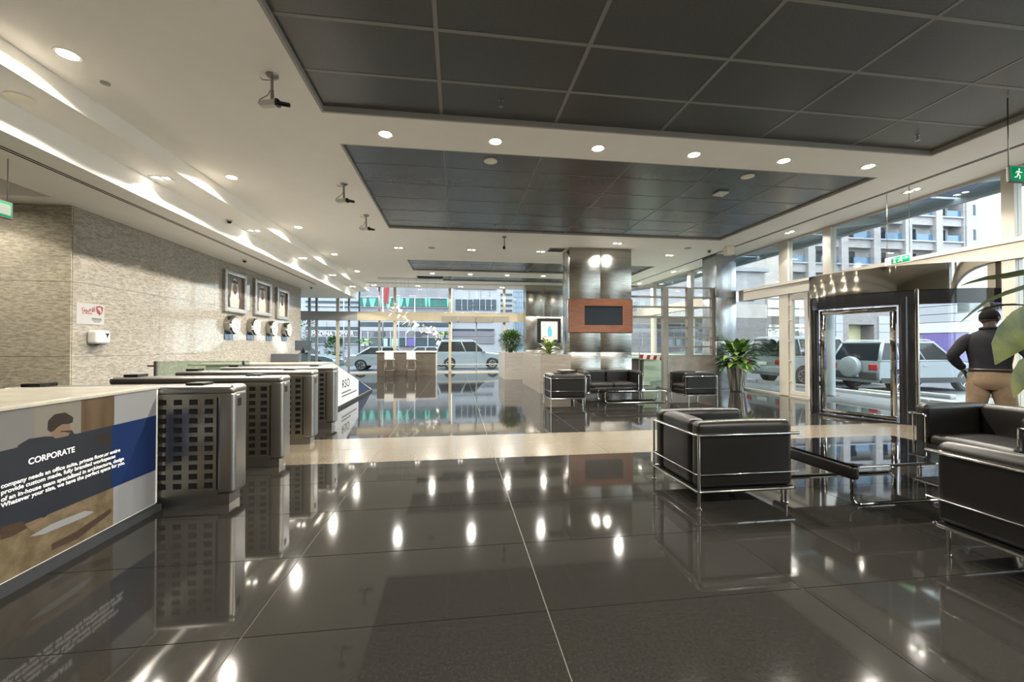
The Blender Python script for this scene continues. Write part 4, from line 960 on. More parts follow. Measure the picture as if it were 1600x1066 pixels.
# ================================================================ PERSON
skin = mat('dark_brown_skin', (.028,.014,.009), .5, 0, .3); hair_m = noisy(mat('short_black_hair', (.008,.007,.006), .9, 0, .1), (.003,.003,.003), (.006,.005,.005), 90, bump=.4, bscale=200)
shirt = noisy(mat('dark_navy_shirt', (.006,.006,.008), .85, 0, .2), (.005,.005,.007), (.009,.009,.012), 7, bump=.25, bscale=6)
khaki = noisy(mat('khaki_trousers', (.23,.15,.075), .8), (.085,.056,.030), (.125,.085,.048), 6, bump=.3, bscale=9)
belt = mat('dark_belt', (.03,.02,.012), .5); shoe = mat('dark_leather_shoe', (.02,.014,.01), .35)
def skinned(name, verts, edges, radii, m, parent, root=0, sub=2):
    me = bpy.data.meshes.new(name); me.from_pydata(verts, edges, []); me.update()
    o = bpy.data.objects.new(name, me); C.objects.link(o)
    md = o.modifiers.new('skin', 'SKIN'); md.use_smooth_shade = True; md.branch_smoothing = .6
    sv = me.skin_vertices[0].data
    for i, r in enumerate(radii): sv[i].radius = r if isinstance(r, tuple) else (r, r); sv[i].use_root = (i == root)
    s2 = o.modifiers.new('sub', 'SUBSURF'); s2.levels = sub; s2.render_levels = sub
    dg = bpy.context.evaluated_depsgraph_get(); ev = o.evaluated_get(dg)
    nm = bpy.data.meshes.new_from_object(ev); bpy.data.objects.remove(o)
    nm.materials.clear(); nm.materials.append(m); nm.polygons.foreach_set('use_smooth', [True]*len(nm.polygons))
    o = bpy.data.objects.new(name, nm); C.objects.link(o); o.parent = parent; return o
# local axes: the man faces +y, x to his right, z up; 1.87 m tall
PM = thing('person', 'person in dark shirt and khaki trousers seen from behind, hand on hip, looking outside', 'person', (6.78, 4.40, 0), -math.radians(56))
# body: one continuous skin (pelvis, spine, neck, head, arms, legs)
V = [(0,0,1.00),(0,-.01,1.14),(0,-.02,1.30),(0,-.02,1.46),(0,-.01,1.58),(0,.0,1.64),(0,.02,1.70),(0,.03,1.77),
     (-.09,0,.93),(-.13,.0,.53),(-.15,-.02,.10),(-.155,.09,.05),(.09,0,.93),(.15,.02,.53),(.19,.0,.10),(.20,.11,.05),
     (-.165,-.01,1.50),(-.315,-.07,1.27),(-.225,.07,1.09),(.165,-.01,1.50),(.32,-.06,1.28),(.23,.08,1.09)]
E_ = [(0,1),(1,2),(2,3),(3,4),(4,5),(5,6),(6,7),(0,8),(8,9),(9,10),(10,11),(0,12),(12,13),(13,14),(14,15),(3,16),(16,17),(17,18),(3,19),(19,20),(20,21)]
Rr = [(.12,.09),(.13,.09),(.14,.095),(.115,.08),(.058,.058),(.056,.06),(.07,.085),(.06,.075),(.075,.08),(.055,.055),(.040,.040),(.035,.03),(.075,.08),(.055,.055),(.040,.040),(.035,.03),
      .05,.042,.030,.05,.042,.030]
body = skinned('body', V, E_, Rr, skin, PM)
def yrot(p, a, c): x, y = p[0]-c[0], p[1]-c[1]; return (c[0]+x*math.cos(a)+y*math.sin(a), c[1]-x*math.sin(a)+y*math.cos(a), p[2])
HA = .5; hc = (0, .03, 1.755)     # head turned to his right
hm = M().sphere(hc, .1, 24, 16, (.86,1.02,1.18))
for i in range(len(hm.v)):
    x, y, z = hm.v[i]
    if z < 1.73: k = (1.73-z)/.10; x *= 1-.25*k; y = hc[1]+(y-hc[1])*(1-.15*k)+.012*k
    hm.v[i] = yrot((x,y,z), HA, hc)
def hp(x, y, z): return yrot((x,y,z), HA, hc)
head = hm.build('head', skin, PM)
n = M(); n.add([hp(0,.128,1.765),hp(-.014,.124,1.722),hp(.014,.124,1.722),hp(0,.154,1.726)], [(0,1,3),(0,3,2),(1,2,3)]); n.build('nose', skin, head)
eyew = mat('eye_white', (.5,.48,.45), .3)
for s in (-1, 1):
    M().sphere(hp(s*.034,.112,1.762), .012, 10, 6).build('eye', eyew, head)
    M().sphere(hp(s*.086,.02,1.745), .03, 10, 8, (.45,.7,1.1)).build('ear', skin, head)
M().tube([hp(-.022,.117,1.694),hp(0,.126,1.692),hp(.022,.117,1.694)], .006, 6).build('mouth', mat('lips', (.06,.025,.02), .5), head)
hh = M(); vs = []; na, nb = 26, 10
for j in range(nb+1):
    for i in range(na):
        a = 2*PI*i/na; front = max(0, math.sin(a)); lowz = 1.79*front+(1-front)*1.69
        e = PI/2*(1-1.35*j/nb); z = max(hc[2]+.126*math.sin(e), lowz)
        k = math.sqrt(max(0, 1-((z-hc[2])/.1262)**2)) if j else 0
        if z < hc[2]: k *= 1-.35*(hc[2]-z)/.1
        vs.append(hp(.093*k*math.cos(a), hc[1]+.109*k*math.sin(a), z))
hh.add(vs, [(j*na+i, j*na+(i+1)%na, (j+1)*na+(i+1)%na, (j+1)*na+i) for j in range(nb) for i in range(na)])
hh.build('hair', hair_m, PM)
# clothes follow the body: lofted trunk and limbs
def loft(m, rings, n=24, wob=0):
    vs = []
    for c, a, b in rings: vs += [(c[0]+a*math.cos(2*PI*k/n), c[1]+b*math.sin(2*PI*k/n)*(1+.0), c[2]) for k in range(n)]
    L = len(rings); fs = [(i*n+k, i*n+(k+1)%n, (i+1)*n+(k+1)%n, (i+1)*n+k) for i in range(L-1) for k in range(n)]
    m.add(vs, fs+[tuple(range(n-1,-1,-1)), tuple(range((L-1)*n, L*n))]); return m
def limb(m, pts, n=14):
    P = fillet([p[0] for p in pts], .09, 6); cum = [0]
    for a, b in zip(P, P[1:]): cum.append(cum[-1]+(b-a).length)
    key = [0]
    for a, b in zip(pts, pts[1:]): key.append(key[-1]+(Vector(b[0])-Vector(a[0])).length)
    rs = []
    for c in cum:
        c = c*key[-1]/cum[-1]; i = max(k for k in range(len(key)-1) if key[k] <= c+1e-9); f = (c-key[i])/(key[i+1]-key[i]); rs.append(pts[i][1]*(1-f)+pts[i+1][1]*f)
    return m.tube(P, rs, n)
sh_ = loft(M(), [((0,0,1.045),.188,.138),((0,0,1.08),.186,.135),((0,-.005,1.16),.182,.128),((0,-.01,1.28),.20,.135),((0,-.015,1.40),.222,.138),((0,-.015,1.47),.226,.130),((0,-.012,1.52),.210,.115),((0,-.01,1.555),.165,.098),((0,-.008,1.585),.115,.085),((0,-.006,1.61),.080,.075)])
for s in (-1, 1): limb(sh_, [((s*.15,-.01,1.50),.078),((s*.215,-.025,1.45),.078),((s*.335,-.075,1.265),.062),((s*.285,.0,1.165),.054),((s*.245,.055,1.11),.046)])
sh_.build('shirt', shirt, PM)
M().tube([(.078*math.cos(a), -.006+.073*math.sin(a), 1.615+.012*math.cos(a-PI/2)*-1) for a in [2*PI*i/20 for i in range(20)]], .020, 8, True).build('collar', shirt, PM)
tr = loft(M(), [((0,0,1.11),.178,.130),((0,0,1.04),.190,.140),((0,-.005,.96),.200,.150),((0,-.005,.89),.196,.145),((0,0,.84),.16,.11)])
limb(tr, [((-.095,-.003,.96),.116),((-.10,0,.84),.112),((-.135,.0,.53),.088),((-.152,-.02,.09),.074)]); limb(tr, [((.095,-.003,.96),.116),((.105,0,.84),.112),((.155,.015,.53),.088),((.192,.0,.09),.074)])
tr.build('trousers', khaki, PM)
M().tube([(.182*math.cos(a), .134*math.sin(a), 1.095) for a in [2*PI*i/28 for i in range(28)]], .014, 6, True).build('belt', belt, PM)
for s, x, y in ((-1,-.155,.02),(1,.198,.04)): M().rbox(x-.05,y-.11,0,x+.05,y+.17,.085,.04,3).build('shoe', shoe, PM)
# hands: palm and five fingers curled against the hip
for s, wr in ((-1, (-.238,.062,1.10)), (1, (.238,.062,1.10))):
    vs = [wr, (wr[0]-s*.012, wr[1]+.03, wr[2]-.04), (wr[0]-s*.02, wr[1]+.05, wr[2]-.07)]; ed = [(0,1),(1,2)]; rr = [.03,(.034,.018),(.036,.016)]
    for f in range(4):
        b = len(vs); L = (.7,.95,1.0,.85)[f]; p = Vector(vs[1]); kx = Vector((0, .02*f-.03, -.012*f+.02))
        vs += [tuple(p+kx+Vector((-s*.006,.022,-.03))), tuple(p+kx+Vector((-s*.012,.030*L+.012,-.055*L-.01))), tuple(p+kx+Vector((-s*.022,.030*L+.010,-.085*L-.012)))]
        ed += [(1,b),(b,b+1),(b+1,b+2)]; rr += [.011,.010,.008]
    b = len(vs); vs += [(wr[0], wr[1]-.005, wr[2]-.035), (wr[0]-s*.008, wr[1]-.035, wr[2]-.055), (wr[0]-s*.014, wr[1]-.05, wr[2]-.075)]; ed += [(0,b),(b,b+1),(b+1,b+2)]; rr += [.013,.011,.009]
    skinned('hand', vs, ed, rr, skin, PM, sub=1)
# ================================================================ OUTSIDE: CARS
GZ = -.12
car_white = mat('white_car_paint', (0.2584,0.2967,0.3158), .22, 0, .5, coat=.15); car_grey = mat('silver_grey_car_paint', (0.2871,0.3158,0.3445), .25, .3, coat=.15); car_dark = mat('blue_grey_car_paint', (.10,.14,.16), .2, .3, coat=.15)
car_glass = mat('dark_car_glass', (.012,.016,.02), .08, 0, .22); tyre = mat('black_tyre', (.012,.012,.013), .7); rim = mat('alloy_rim', (.45,.46,.47), .3, .8)
tail = mat('red_tail_light', (.35,.01,.015), .15); headl = mat('clear_headlight', (.55,.58,.6), .08); cladp = mat('dark_lower_cladding', (.03,.032,.035), .5); platem = mat('number_plate', (.65,.65,.60), .4)
def car(name, label, L, W, H, paint, loc, rz, wb, belt_z, cab, sedan=False, spare=False, clad=False, clear=.30, group='parked cars'):
    """x forward; cab = (rear base, rear top, front top, front base) along x"""
    t = thing(name, label, 'car', loc, rz, group); h = L/2; r = .36 if not sedan else .32
    xw = (-wb/2, wb/2); hood = belt_z-.10
    def outline(k):                                     # side outline with wheel arches, shrunk by k
        pts = [(-h+k, clear+.14)]
        if sedan: pts += [(-h+k, belt_z-.32), (-h+.06+k, belt_z-.10), (-h+.16, belt_z-k), (cab[0], belt_z-k)]
        else: pts += [(-h+k, belt_z-.30), (-h+.02+k, belt_z-k)]
        pts += [(cab[3], belt_z-k), (h-.55, hood-k), (h-.12-k, hood-.14-k), (h-k, hood-.34), (h-k, clear+.10), (h-.1-k, clear+k)]
        for xc in (xw[1], xw[0]):
            for i in range(9):
                a = PI*i/8; pts.append((xc+(r+.05)*math.cos(a), max(clear+k, r+(r+.05)*math.sin(a))))
        pts.append((-h+.1+k, clear+k)); return pts
    o0, o1 = outline(.05), outline(0); n = len(o0); ysec = [(-W/2,o0),(-W/2+.09,o1),(W/2-.09,o1),(W/2,o0)]
    vs = []
    for y, o in ysec: vs += [(p[0], y, p[1]) for p in o]
    fs = [tuple(range(n)), tuple(range(4*n-1, 3*n-1, -1))]+[(k*n+i, k*n+(i+1)%n, (k+1)*n+(i+1)%n, (k+1)*n+i) for k in range(3) for i in range(n)]
    M().add(vs, fs).build('car_body', paint, t)
    a, b, c, d = cab; wb0, wt = W/2-.05, W/2-.20; zt = H-.05
    def cabin(g, z0, z1, e):
        return [(a+e,-wb0,z0),(d-e,-wb0,z0),(d-e,wb0,z0),(a+e,wb0,z0),(b+e,-wt,z1),(c-e,-wt,z1),(c-e,wt,z1),(b+e,wt,z1)]
    bx = [(0,3,2,1),(4,5,6,7),(0,1,5,4),(1,2,6,5),(2,3,7,6),(3,0,4,7)]
    M().add(cabin(0, belt_z-.03, zt, 0), bx).build('window', car_glass, t, smooth=False)
    M().rbox(b-.03,-wt-.03,zt-.03,c+.04,wt+.03,H,.035,3).build('roof', paint, t)
    for s in (-1, 1):
        pil = M(); ed = lambda x0, x1: ((x0, s*(wb0+.005), belt_z-.04), (x1, s*(wt+.01), zt))
        pil.tube(ed(d-.02, c-.02), .035, 6); pil.tube(ed(a+.03, b+.03), .055, 6)
        for f in ((.46,) if sedan else (.40,.74)):
            x0, x1 = d+(a-d)*f, c+(b-c)*f; pil.tube(ed(x0, x1), .035, 6)
        pil.tube([(a,s*(wb0+.004),belt_z),(d,s*(wb0+.004),belt_z)], .03, 6)
        pil.build('pillar', paint, t)
        if not sedan: M().tube([(b+.1,s*(wt-.02),H+.02),(b+.25,s*(wt-.02),H+.05),(c-.25,s*(wt-.02),H+.05),(c-.1,s*(wt-.02),H+.02)], .018, 6).build('roof_rail', rim, t)
        M().rbox(d-.25, s*(W/2+.02)-.09, belt_z+.02, d-.08, s*(W/2+.02)+.09, belt_z+.16, .03, 2).build('wing_mirror', paint, t)
        M().rbox(-h-.015, s*(W/2-.17)-.13, belt_z-.32, -h+.34, s*(W/2-.165)+.175, belt_z-.10, .04, 2).build('tail_light', tail, t)
        M().rbox(h-.42, s*(W/2-.22)-.20, hood-.36, h-.03, s*(W/2-.2)+.195, hood-.20, .04, 2).build('headlight', headl, t)
        for k in (.45,.7) if not sedan else (.42,.68):
            M().rbox(d+(a-d)*k-.02, s*(W/2+.01)-.015, belt_z-.18, d+(a-d)*k+.16, s*(W/2+.01)+.015, belt_z-.14, .01, 1).build('door_handle', paint, t)
        for xc in xw:
            wlb = M().lathe([(.22,-.11),(r-.03,-.11),(r,-.08),(r,.08),(r-.03,.11),(.22,.11)], n=24)
            wlb.v = [(v[0]+xc, v[2]+s*(W/2-.13), v[1]+r) for v in wlb.v]; wh = wlb.build('wheel', tyre, t)
            rm = M(); rm.cyl((xc,s*(W/2-.06),r),(xc,s*(W/2-.04),r),.075,n=12)
            for q in range(6):
                aa = q*PI/3; rm.tube([(xc+.05*math.cos(aa),s*(W/2-.045),r+.05*math.sin(aa)),(xc+.215*math.cos(aa),s*(W/2-.035),r+.215*math.sin(aa))],.028,5)
            rm.tube([(xc+.22*math.cos(q*PI/10),s*(W/2-.035),r+.22*math.sin(q*PI/10)) for q in range(20)],.022,6,True); rm.build('rim', rim, wh)
    M().rbox(-h-.05,-W/2+.03,clear+.10,-h+.14,W/2-.03,clear+.36,.05,2).build('bumper', cladp if clad else paint, t)
    M().rbox(h-.16,-W/2+.04,clear+.02,h+.04,W/2-.04,clear+.30,.06,2).build('bumper', cladp if clad else paint, t)
    M().rbox(h-.06,-.42,hood-.40,h+.012,.42,hood-.24,.03,2).build('grille', cladp, t)
    M().box(-h-.06,-.26,clear+.40 if not spare else clear+.18,-h-.035,.26,clear+.53 if not spare else clear+.30).build('number_plate', platem, t, smooth=False)
    if clad: M().box(-h+.1,-W/2-.012,clear+.0,h-.1,-W/2+.05,clear+.17).box(-h+.1,W/2-.05,clear+.0,h-.1,W/2+.012,clear+.17).build('lower_cladding', cladp, t, smooth=False)
    if spare:
        s_ = M().lathe([(.001,-.10),(.26,-.10),(.34,-.06),(.36,.02),(.35,.10),(.001,.10)], n=28); s_.v = [(-h-.12+v[2], v[0], v[1]+.80) for v in s_.v]; s_.build('spare_wheel', paint, t)
    return t
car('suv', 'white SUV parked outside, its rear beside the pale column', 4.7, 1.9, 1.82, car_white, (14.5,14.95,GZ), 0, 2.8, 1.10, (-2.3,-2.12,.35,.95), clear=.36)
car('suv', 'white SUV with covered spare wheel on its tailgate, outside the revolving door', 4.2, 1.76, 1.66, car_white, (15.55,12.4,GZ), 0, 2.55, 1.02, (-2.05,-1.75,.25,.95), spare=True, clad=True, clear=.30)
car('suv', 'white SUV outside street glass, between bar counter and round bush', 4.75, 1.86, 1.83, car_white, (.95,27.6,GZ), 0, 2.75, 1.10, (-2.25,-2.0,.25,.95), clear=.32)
car('sedan', 'silver sedan outside street glass, behind the bar counter end nearest the soffit', 4.5, 1.8, 1.46, car_grey, (-4.45,26.9,GZ), 0, 2.65, .95, (-1.6,-.85,.55,1.15), sedan=True, clear=.22)
car('suv', 'blue-grey SUV outside, next to the end of granite wall', 4.6, 1.86, 1.72, car_dark, (-9.0,24.9,GZ), 0, 2.7, 1.05, (-2.2,-1.9,.25,1.0), clear=.30)
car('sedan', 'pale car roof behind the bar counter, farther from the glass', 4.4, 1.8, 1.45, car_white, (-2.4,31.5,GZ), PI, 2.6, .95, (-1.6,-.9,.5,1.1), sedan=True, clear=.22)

# ================================================================ OUTSIDE: CANOPY, BUILDINGS, STREET
can = thing('glass_canopy', 'blue-grey glass canopy with steel arms above the pavement outside', 'canopy', (10.3, 9, 4.7))
for i in range(17):
    y = -3+1.55*i
    if i < 16: M().box(9.28, y+.05, 4.74, 11.3, y+1.50, 4.76).build('canopy_pane', glass_canopy, can, True, smooth=False)
armm = mat('grey_painted_arm', (.30,.34,.36), .45)
for i in range(9):
    y = -3+3.1*i
    M().add([(9.25,y-.09,4.38),(9.25,y+.09,4.38),(9.25,y+.09,4.74),(9.25,y-.09,4.74),(11.3,y-.05,4.66),(11.3,y+.05,4.66),(11.3,y+.05,4.74),(11.3,y-.05,4.74)], [(0,1,2,3),(7,6,5,4),(0,4,5,1),(1,5,6,2),(2,6,7,3),(3,7,4,0)]).build('canopy_arm', armm, can, True, smooth=False)
M().box(11.26,-4,4.62,11.36,22,4.80).build('edge_beam', armm, can, True, smooth=False)
t = thing('canopy_pillar', 'round grey pillar outside, seen through the revolving door', 'pillar', (10.55, 10.4, -.05))
M().cyl((0,0,0),(0,0,4.72),.13,n=20).build('shaft', armm, t); M().cyl((0,0,-.01),(0,0,.06),.2,n=20).build('base_ring', steel_end, t)
kerb_m = mat('pale_kerb', (0.3254,0.3254,0.3254), .6)
t = thing('kerb', 'pale concrete kerb stones along the car park outside', 'kerb', (12.5, 10, GZ))
for i in range(9): M().rbox(12.2,3+1.55*i,GZ-.02,12.45,3+1.55*i+1.5,GZ+.12,.02,1).build('kerb_stone', kerb_m, t, True)
for k, (x, y) in enumerate(((13.1,11.1),(14.0,10.6),(15.6,9.9))):
    t = thing('wheel_stop', ['first','second','third'][k]+' pale wheel stop on the ground near the spare-wheel SUV', 'wheel stop', (x, y, GZ), 0, 'wheel stops')
    M().rbox(-.1,-.7,0,.1,.7,.12,.02,1).build('stop_block', kerb_m, t)

lil = noisy(mat('lilac_grey_stone', (.30,.28,.29), .6), (.24,.225,.23), (.30,.285,.295), 1.2, 4, .6, (1,1,3)); bei = noisy(mat('pinkish_beige_stone', (.42,.37,.34), .6), (.33,.295,.28), (.39,.35,.33), 1, 4)
dst = noisy(mat('dark_mauve_stone', (.16,.145,.145), .6), (.13,.12,.12), (.19,.17,.17), 2, 4, .6, (1,1,4)); whp = mat('white_facade_panel', (0.2584,0.2632,0.2871), .5); dgl = mat('dark_blue_window', (.03,.045,.06), .1, 0, .2)
blg = mat('blue_balcony_glass', (0.0574,0.1340,0.2297), .1); cream_w = mat('cream_lit_wall', (0.4785,0.4594,0.2871), .6); purp = mat('purple_shopfront', (0.0957,0.0670,0.2297), .4); pale_in = mat('pale_balcony_wall', (.50,.49,.50), .6)
# balcony tower
t = thing('balcony_tower', 'pale stone tower with blue glass balconies above the car park', 'building', (45, 44, GZ))
M().box(24.6,45.6,0,66.2,60,30).build('building_core', pale_in, t, True, smooth=False)
M().box(63.9,43.9,7,66.2,45.6,30).build('end_wall', lil, t, True, smooth=False)
M().box(24.6,43.9,7,38.9,45.6,30).build('end_wall', bei, t, True, smooth=False)
LED = [8.2, 11.36, 14.53, 17.7, 20.86, 24.0]
for z in LED:
    M().box(38.9,44.1,z-1.1,63.9,44.35,z-.12).build('spandrel', lil, t, True, smooth=False); M().box(38.9,43.8,z-.12,63.9,45.6,z+.05).build('balcony_slab', whp, t, True, smooth=False)
    M().box(65.0,43.86,z+.35,65.7,43.9,z+1.7).build('window', dgl, t, True, smooth=False)
    for i in range(6):
        x0, x1 = 38.9+4.5*i-.2+.6, min(38.9+4.5*(i+1)-.2-.4, 63.9)
        M().box(x0,44.2,z+.08,x1,44.25,z+.92).build('balustrade', blg, t, True, smooth=False)
        M().box(x0+.25,45.52,z+.05,x0+1.6,45.6,z+1.95).build('balcony_door', dgl, t, True, smooth=False)
for i in range(7):
    x = 37.6+.05+4.5*i; M().box(x-.5 if i else 38.4,43.75,7,x+.45 if i else 39.1,44.5,30).build('pier', lil, t, True, smooth=False)
# its stone base with a lit opening and white tiled bays
q0, q1 = onY(1326, 507, 43.8), onY(1366, 535, 43.8)
M().box(24.6,43.8,0,q0.x,45.6,7).box(q1.x,43.8,0,66.2,45.6,7).box(q0.x,43.8,q0.z,q1.x,45.6,7).build('base_wall', dst, t, True, smooth=False)
M().box(q0.x-.5,45.5,0,q1.x+.5,45.58,q0.z+.2).build('lit_wall', cream_w, t, True, smooth=False)
for u0, v0, u1, v1 in ((1306,493,1317,535),(1373,494,1397,535),(1280,493,1290,535),(1222,493,1236,535),(1248,480,1262,535)):
    a, b = onY(u0, v0, 43.7), onY(u1, v1, 43.7); nz = 5
    for k in range(nz): M().box(a.x,43.68,a.z+(0-a.z)*(k+1)/nz+.05,b.x,43.8,a.z+(0-a.z)*k/nz).build('white_tile', whp, t, True, smooth=False)
for u0, v0, u1, v1 in ((1317,477,1326,487),(1366,477,1375,487)):
    a, b = onY(u0, v0, 43.7), onY(u1, v1, 43.7); M().box(a.x,43.68,b.z,b.x,43.8,a.z).build('white_square', whp, t, True, smooth=False)
# low garage building
t = thing('garage_building', 'grey stone garage building with white cornice and dark opening outside', 'building', (20, 30, GZ))
M().box(14,30,4.6,24.6,40,7.3).build('upper_wall', lil, t, True, smooth=False); M().box(13.8,29.7,7.3,24.8,40,7.62).build('cornice', whp, t, True, smooth=False)
M().box(14,30,0,15,40,4.6).box(14,36,0,24.6,40,4.6).build('inner_wall', dst, t, True, smooth=False); M().box(13.9,29.9,3.6,24.7,30.3,4.7).build('lintel', bei, t, True, smooth=False)
M().box(26.0,30,0,26.7,31,5).build('pillar', bei, t, True, smooth=False)
for a, b in ((20.9,21.7),(22.8,23.6)): M().box(a,29.97,4.95,b,30,5.5).build('vent_window', dgl, t, True, smooth=False)
# low white building across the car park, parallel to the glass
t = thing('shop_building', 'low white panelled building with purple shopfront across the car park', 'building', (24, 12, GZ))
M().box(24.1,2,0,30,18.6,4.3).build('building_core', dst, t, True, smooth=False)
for k in range(4):
    for j in range(5): M().box(24,2.02+3.32*j,2.58+.41*k,24.1,2.02+3.32*(j+1)-.03,2.58+.41*(k+1)-.03).build('facade_panel', whp, t, True, smooth=False)
M().box(23.98,2,2.05,24.1,18.6,2.55).build('lilac_band', mat('lilac_band', (0.4019,0.3828,0.4785), .5), t, True, smooth=False)
for j in range(6):
    M().box(24.02,2.1+2.75*j,.1,24.1,2.1+2.75*j+2.45,2.02).build('shop_window', purp, t, True, smooth=False); M().box(23.99,2.1+2.75*j+.5,1.2,24.02,2.1+2.75*j+.9,1.6).build('window_notice', paper, t, True, smooth=False)
    M().box(23.97,2.1+2.75*j-.3,0,24.1,2.1+2.75*j,2.05).build('shop_pillar', whp, t, True, smooth=False)

# street buildings behind the far glass
FY = 46
palep = mat('pale_blue_panel', (0.2297,0.2584,0.3062), .4); strip_d = mat('dark_window_strip', (.04,.055,.07), .1, 0, .15); gband = noisy(mat('grey_concrete_band', (.28,.27,.29), .6), (.14,.135,.15), (.18,.175,.195), 1); tealg = mat('teal_glass', (.012,.10,.085), .12, 0, .2); tealc = mat('pale_teal_curtain', (0.0957,0.4019,0.3254), .6)
shopg = mat('shop_glass', (.05,.07,.08), .1, 0, .2); mauve = mat('mauve_panel', (0.1244,0.1148,0.1388), .5); signd = mat('dark_sign_board', (.03,.035,.045), .4); wline = mat('white_line', (0.3254,0.3350,0.3637), .5)
def fac(t, name, u0, v0, u1, v1, m, y=FY, dep=.15):
    a, b = onY(u0, v0, y), onY(u1, v1, y); return M().box(a.x, y-dep, max(b.z, GZ), b.x, y+.05, a.z).build(name, m, t, True, smooth=False)
def core(t, u0, v0, u1, m, y=FY, dep=8):
    a, b = onY(u0, v0, y), onY(u1, 540, y); M().box(a.x, y, GZ, b.x, y+dep, a.z).build('building_core', m, t, True, smooth=False)
t = thing('street_building', 'pale low building lettered as a tower, across the street', 'building', (-18, FY, GZ)); core(t, 420, 430, 560, palep)
for v0, v1, m, nm in ((470,474,strip_d,'window_strip'),(478,481,strip_d,'window_strip'),(502,511,whp,'white_fascia'),(511,516,strip_d,'window_strip'),(516,518,wline,'white_line'),(518,525.5,mauve,'sign_band'),(525.5,527,wline,'white_line'),(527,537,shopg,'shop_window'),(537,538,wline,'white_line')): fac(t, nm, 478, v0, 560, v1, m, dep=.15 if m != wline else .22)
for u in (484,497,511,530,545): fac(t, 'shop_post', u, 527, u+1.2, 541, wline, dep=.25); fac(t, 'fascia_joint', u, 503, u+.3, 511, gband, dep=.18)
a = onY(488, 524.6, FY); o = text('MADINA TOWER', 'lettering', mat('white_sign_letters', (.75,.76,.78), .5), t, (a.x, FY-.3, a.z), (PI/2,0,0), .66, .02, world=True, wid=onY(553,520,FY).x-a.x)
t = thing('street_building', 'grey banded building with teal curtained windows across the street', 'building', (-8, FY-.5, GZ)); core(t, 563, 400, 702, gband, FY-.5)
yb_ = FY-.5
for v0, v1, m, nm in ((465,466.3,wline,'white_line'),(466.3,480,tealg,'window_strip'),(480,481.2,wline,'white_line'),(499,504.5,whp,'white_fascia'),(504.5,511,strip_d,'window_strip'),(511,518,whp,'white_fascia'),(518,528,mauve,'panel_band'),(527,528,wline,'white_line'),(528,541,shopg,'shop_window')): fac(t, nm, 563, v0, 702, v1, m, yb_, .15 if m != wline else .22)
for u0, u1 in ((567,574),(577,588),(592,598),(602,612),(619,631),(634,640),(664,668),(669,673),(698,701)): 
    a, b = onY(u0,466.5,yb_), onY(u1,479.8,yb_); w_ = (b.x-a.x)
    M().add([(a.x,yb_-.2,a.z),(b.x,yb_-.2,a.z),(b.x-w_*.3,yb_-.2,b.z),(a.x+w_*.3,yb_-.2,b.z),(a.x,yb_-.16,a.z),(b.x,yb_-.16,a.z),(b.x-w_*.3,yb_-.16,b.z),(a.x+w_*.3,yb_-.16,b.z)], [(0,1,2,3),(7,6,5,4),(0,4,5,1),(1,5,6,2),(2,6,7,3),(3,7,4,0)]).build('curtain', tealc, t, True, smooth=False)
for u in (572,585,604,616,630,645,658,672,688): fac(t, 'window_mullion', u, 466, u+.5, 480, dst, yb_, .24)
for u0, u1 in ((585,602),(647,669)): fac(t, 'sign_board', u0, 519, u1, 526, signd, yb_, .3)
for u0, u1, m in ((564,574,mat('pale_cyan_shop', (.30,.42,.44), .3)),(598,606,None),(612,622,None),(636,650,purp)): fac(t, 'shop_bay', u0, 529, u1, 541, m or bpy.data.materials['pale_cyan_shop'], yb_, .2)
for u in (564,575,610,634,668,690): fac(t, 'shop_post', u, 518, u+1.4, 541, wline, yb_, .3)
t = thing('street_building', 'white framed building with gridded windows, right of the banded one', 'building', (2, FY, GZ)); core(t, 706, 400, 782, whp)
for u0, v0, u1, v1, m, nm in ((710,440,776,453,strip_d,'window_strip'),(712,468,738,485,strip_d,'window'),(740,468,775,485,strip_d,'window'),(708,501,770,503.5,strip_d,'window_strip'),(707,514,742,517,strip_d,'window_strip'),(744,514,772,517,strip_d,'window_strip'),(707,518,772,526,mauve,'panel_band'),(707,528,772,537,mauve,'panel_band')): fac(t, nm, u0, v0, u1, v1, m)
for u in (721,730,749,758,767): fac(t, 'window_bar', u, 468, u+.8, 485, wline, dep=.2)
for v in (473,479): fac(t, 'window_bar', 712, v, 775, v+.8, wline, dep=.2)
for u in (733,751,765): fac(t, 'fascia_joint', u, 454, u+.3, 466, gband, dep=.05)
t = thing('street_tower', 'distant tower with dark horizontal window bands beside the far column', 'building', (8, 70, GZ)); core(t, 778, 400, 802, whp, 70)
for v in (459,468,476,484): fac(t, 'window_band', 779, v, 800, v+3.2, strip_d, 70)
t = thing('street_tower', 'distant blue glass tower partly hidden by the far steel column', 'building', (12, 80, GZ)); core(t, 801, 380, 850, mat('blue_tower_glass', (.22,.32,.42), .15), 80)
for k in range(12): fac(t, 'floor_line', 801, 448+8*k, 850, 449+8*k, wline, 80)
for k in range(6): fac(t, 'vertical_fin', 803+4*k, 400, 803.6+4*k, 541, wline, 80, .2)
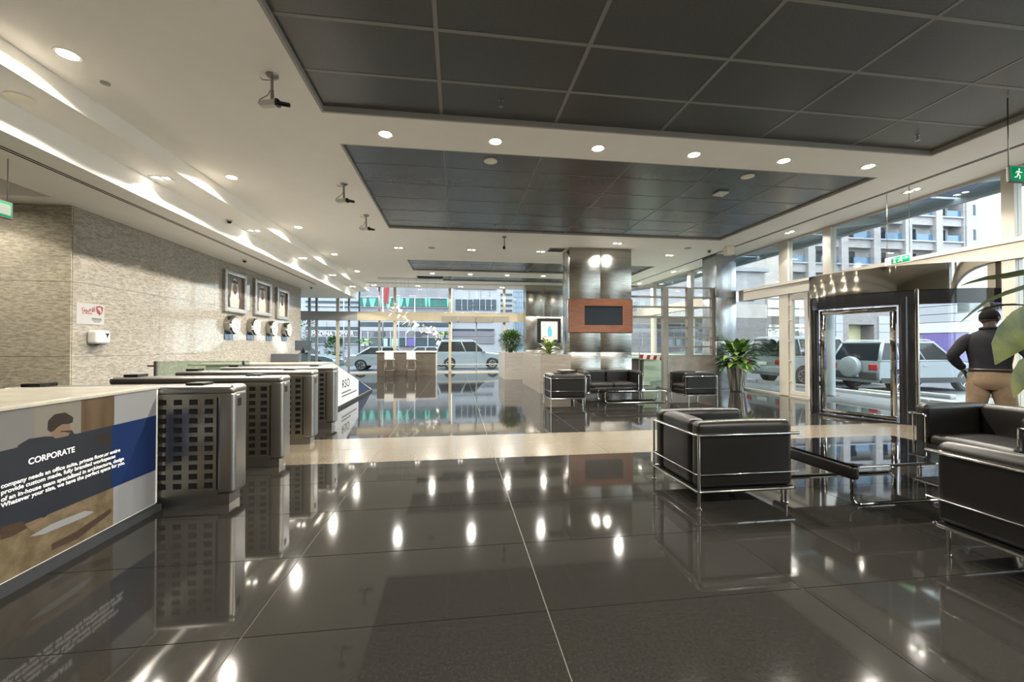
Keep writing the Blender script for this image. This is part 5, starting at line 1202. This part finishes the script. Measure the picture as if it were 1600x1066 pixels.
# flag, trees, lamp posts
t = thing('flag', 'dark red flag on a pole outside the street glass', 'flag', tuple(onY(598, 575, 28)))
z0 = onY(598,575,28).z; zt2 = 5.6-z0+.3
t.location.z = GZ; M().cyl((0,0,0),(0,0,6.2),.05,.035,8).build('pole', steel_dk, t)
m = M(); vs = []
for i in range(6):
    for j in range(7): vs.append((.05+.07*i+.02*math.sin(j), .05*math.sin(i*1.4+j*.8), 6.1-.28*j-.05*i))
m.add(vs, [(i*7+j,i*7+j+1,(i+1)*7+j+1,(i+1)*7+j) for i in range(5) for j in range(6)]); m.build('cloth', red, t, fix=False)
rt = random.Random(3)
def tree(name, label, x, y, h, r, m_, n=420, palm=False):
    t = thing(name, label, 'tree', (x, y, GZ), 0)
    M().tube([(0,0,0),(.05,0,h*.4),(0,.05,h*.75)], [.12,.09,.06], 8).build('trunk', bark, t); m = M()
    if palm:
        for k in range(26):
            a = k*2.4; leaf(m, (0,0,h*.75), (math.cos(a), math.sin(a), rt.uniform(.2,1)), r, .16, rt.uniform(.6,1), n=6)
    else:
        for k in range(n):
            z = rt.uniform(-1,1); a = rt.uniform(0,6.28); q = math.sqrt(1-z*z)*rt.uniform(.6,1)
            leaf(m, (r*q*math.cos(a), r*q*math.sin(a), h*.72+r*.9*z), (math.cos(a),math.sin(a),.4+z), .34, .2, .4, n=2)
    tag(m.build('crown', m_, t, fix=False), kind='stuff')
a = onY(474, 530, 40); tree('street_tree', 'dense green tree outside by the end of granite wall', a.x-.3, 40, 4.2, 1.5, leafC)
a = onY(523, 530, 40); tree('street_tree', 'small olive tree in front of the tower lettering', a.x, 40, 1.9, .9, leafA)
a = onY(570, 530, 40); tree('palm', 'small pale palm outside, left of the flag pole', a.x, 40, 2.4, 1.1, leafD, palm=True)
a = onY(695, 530, 42); tree('palm', 'small palm outside, above the white SUV roof', a.x, 42, 3.4, 1.0, leafD, palm=True)
for k, u in enumerate((537, 623, 648)):
    a = onY(u, 530, 38); t = thing('lamp_post', ['first','second','third'][k]+' slim white lamp post outside street glass, from the granite wall', 'lamp post', (a.x, 38, GZ), 0, 'street lamp posts')
    M().cyl((0,0,0),(0,0,6),.06,.04,8).build('pole', wline, t); M().rbox(-.5,-.08,5.95,.1,.08,6.05,.02,1).build('lamp_head', wline, t)
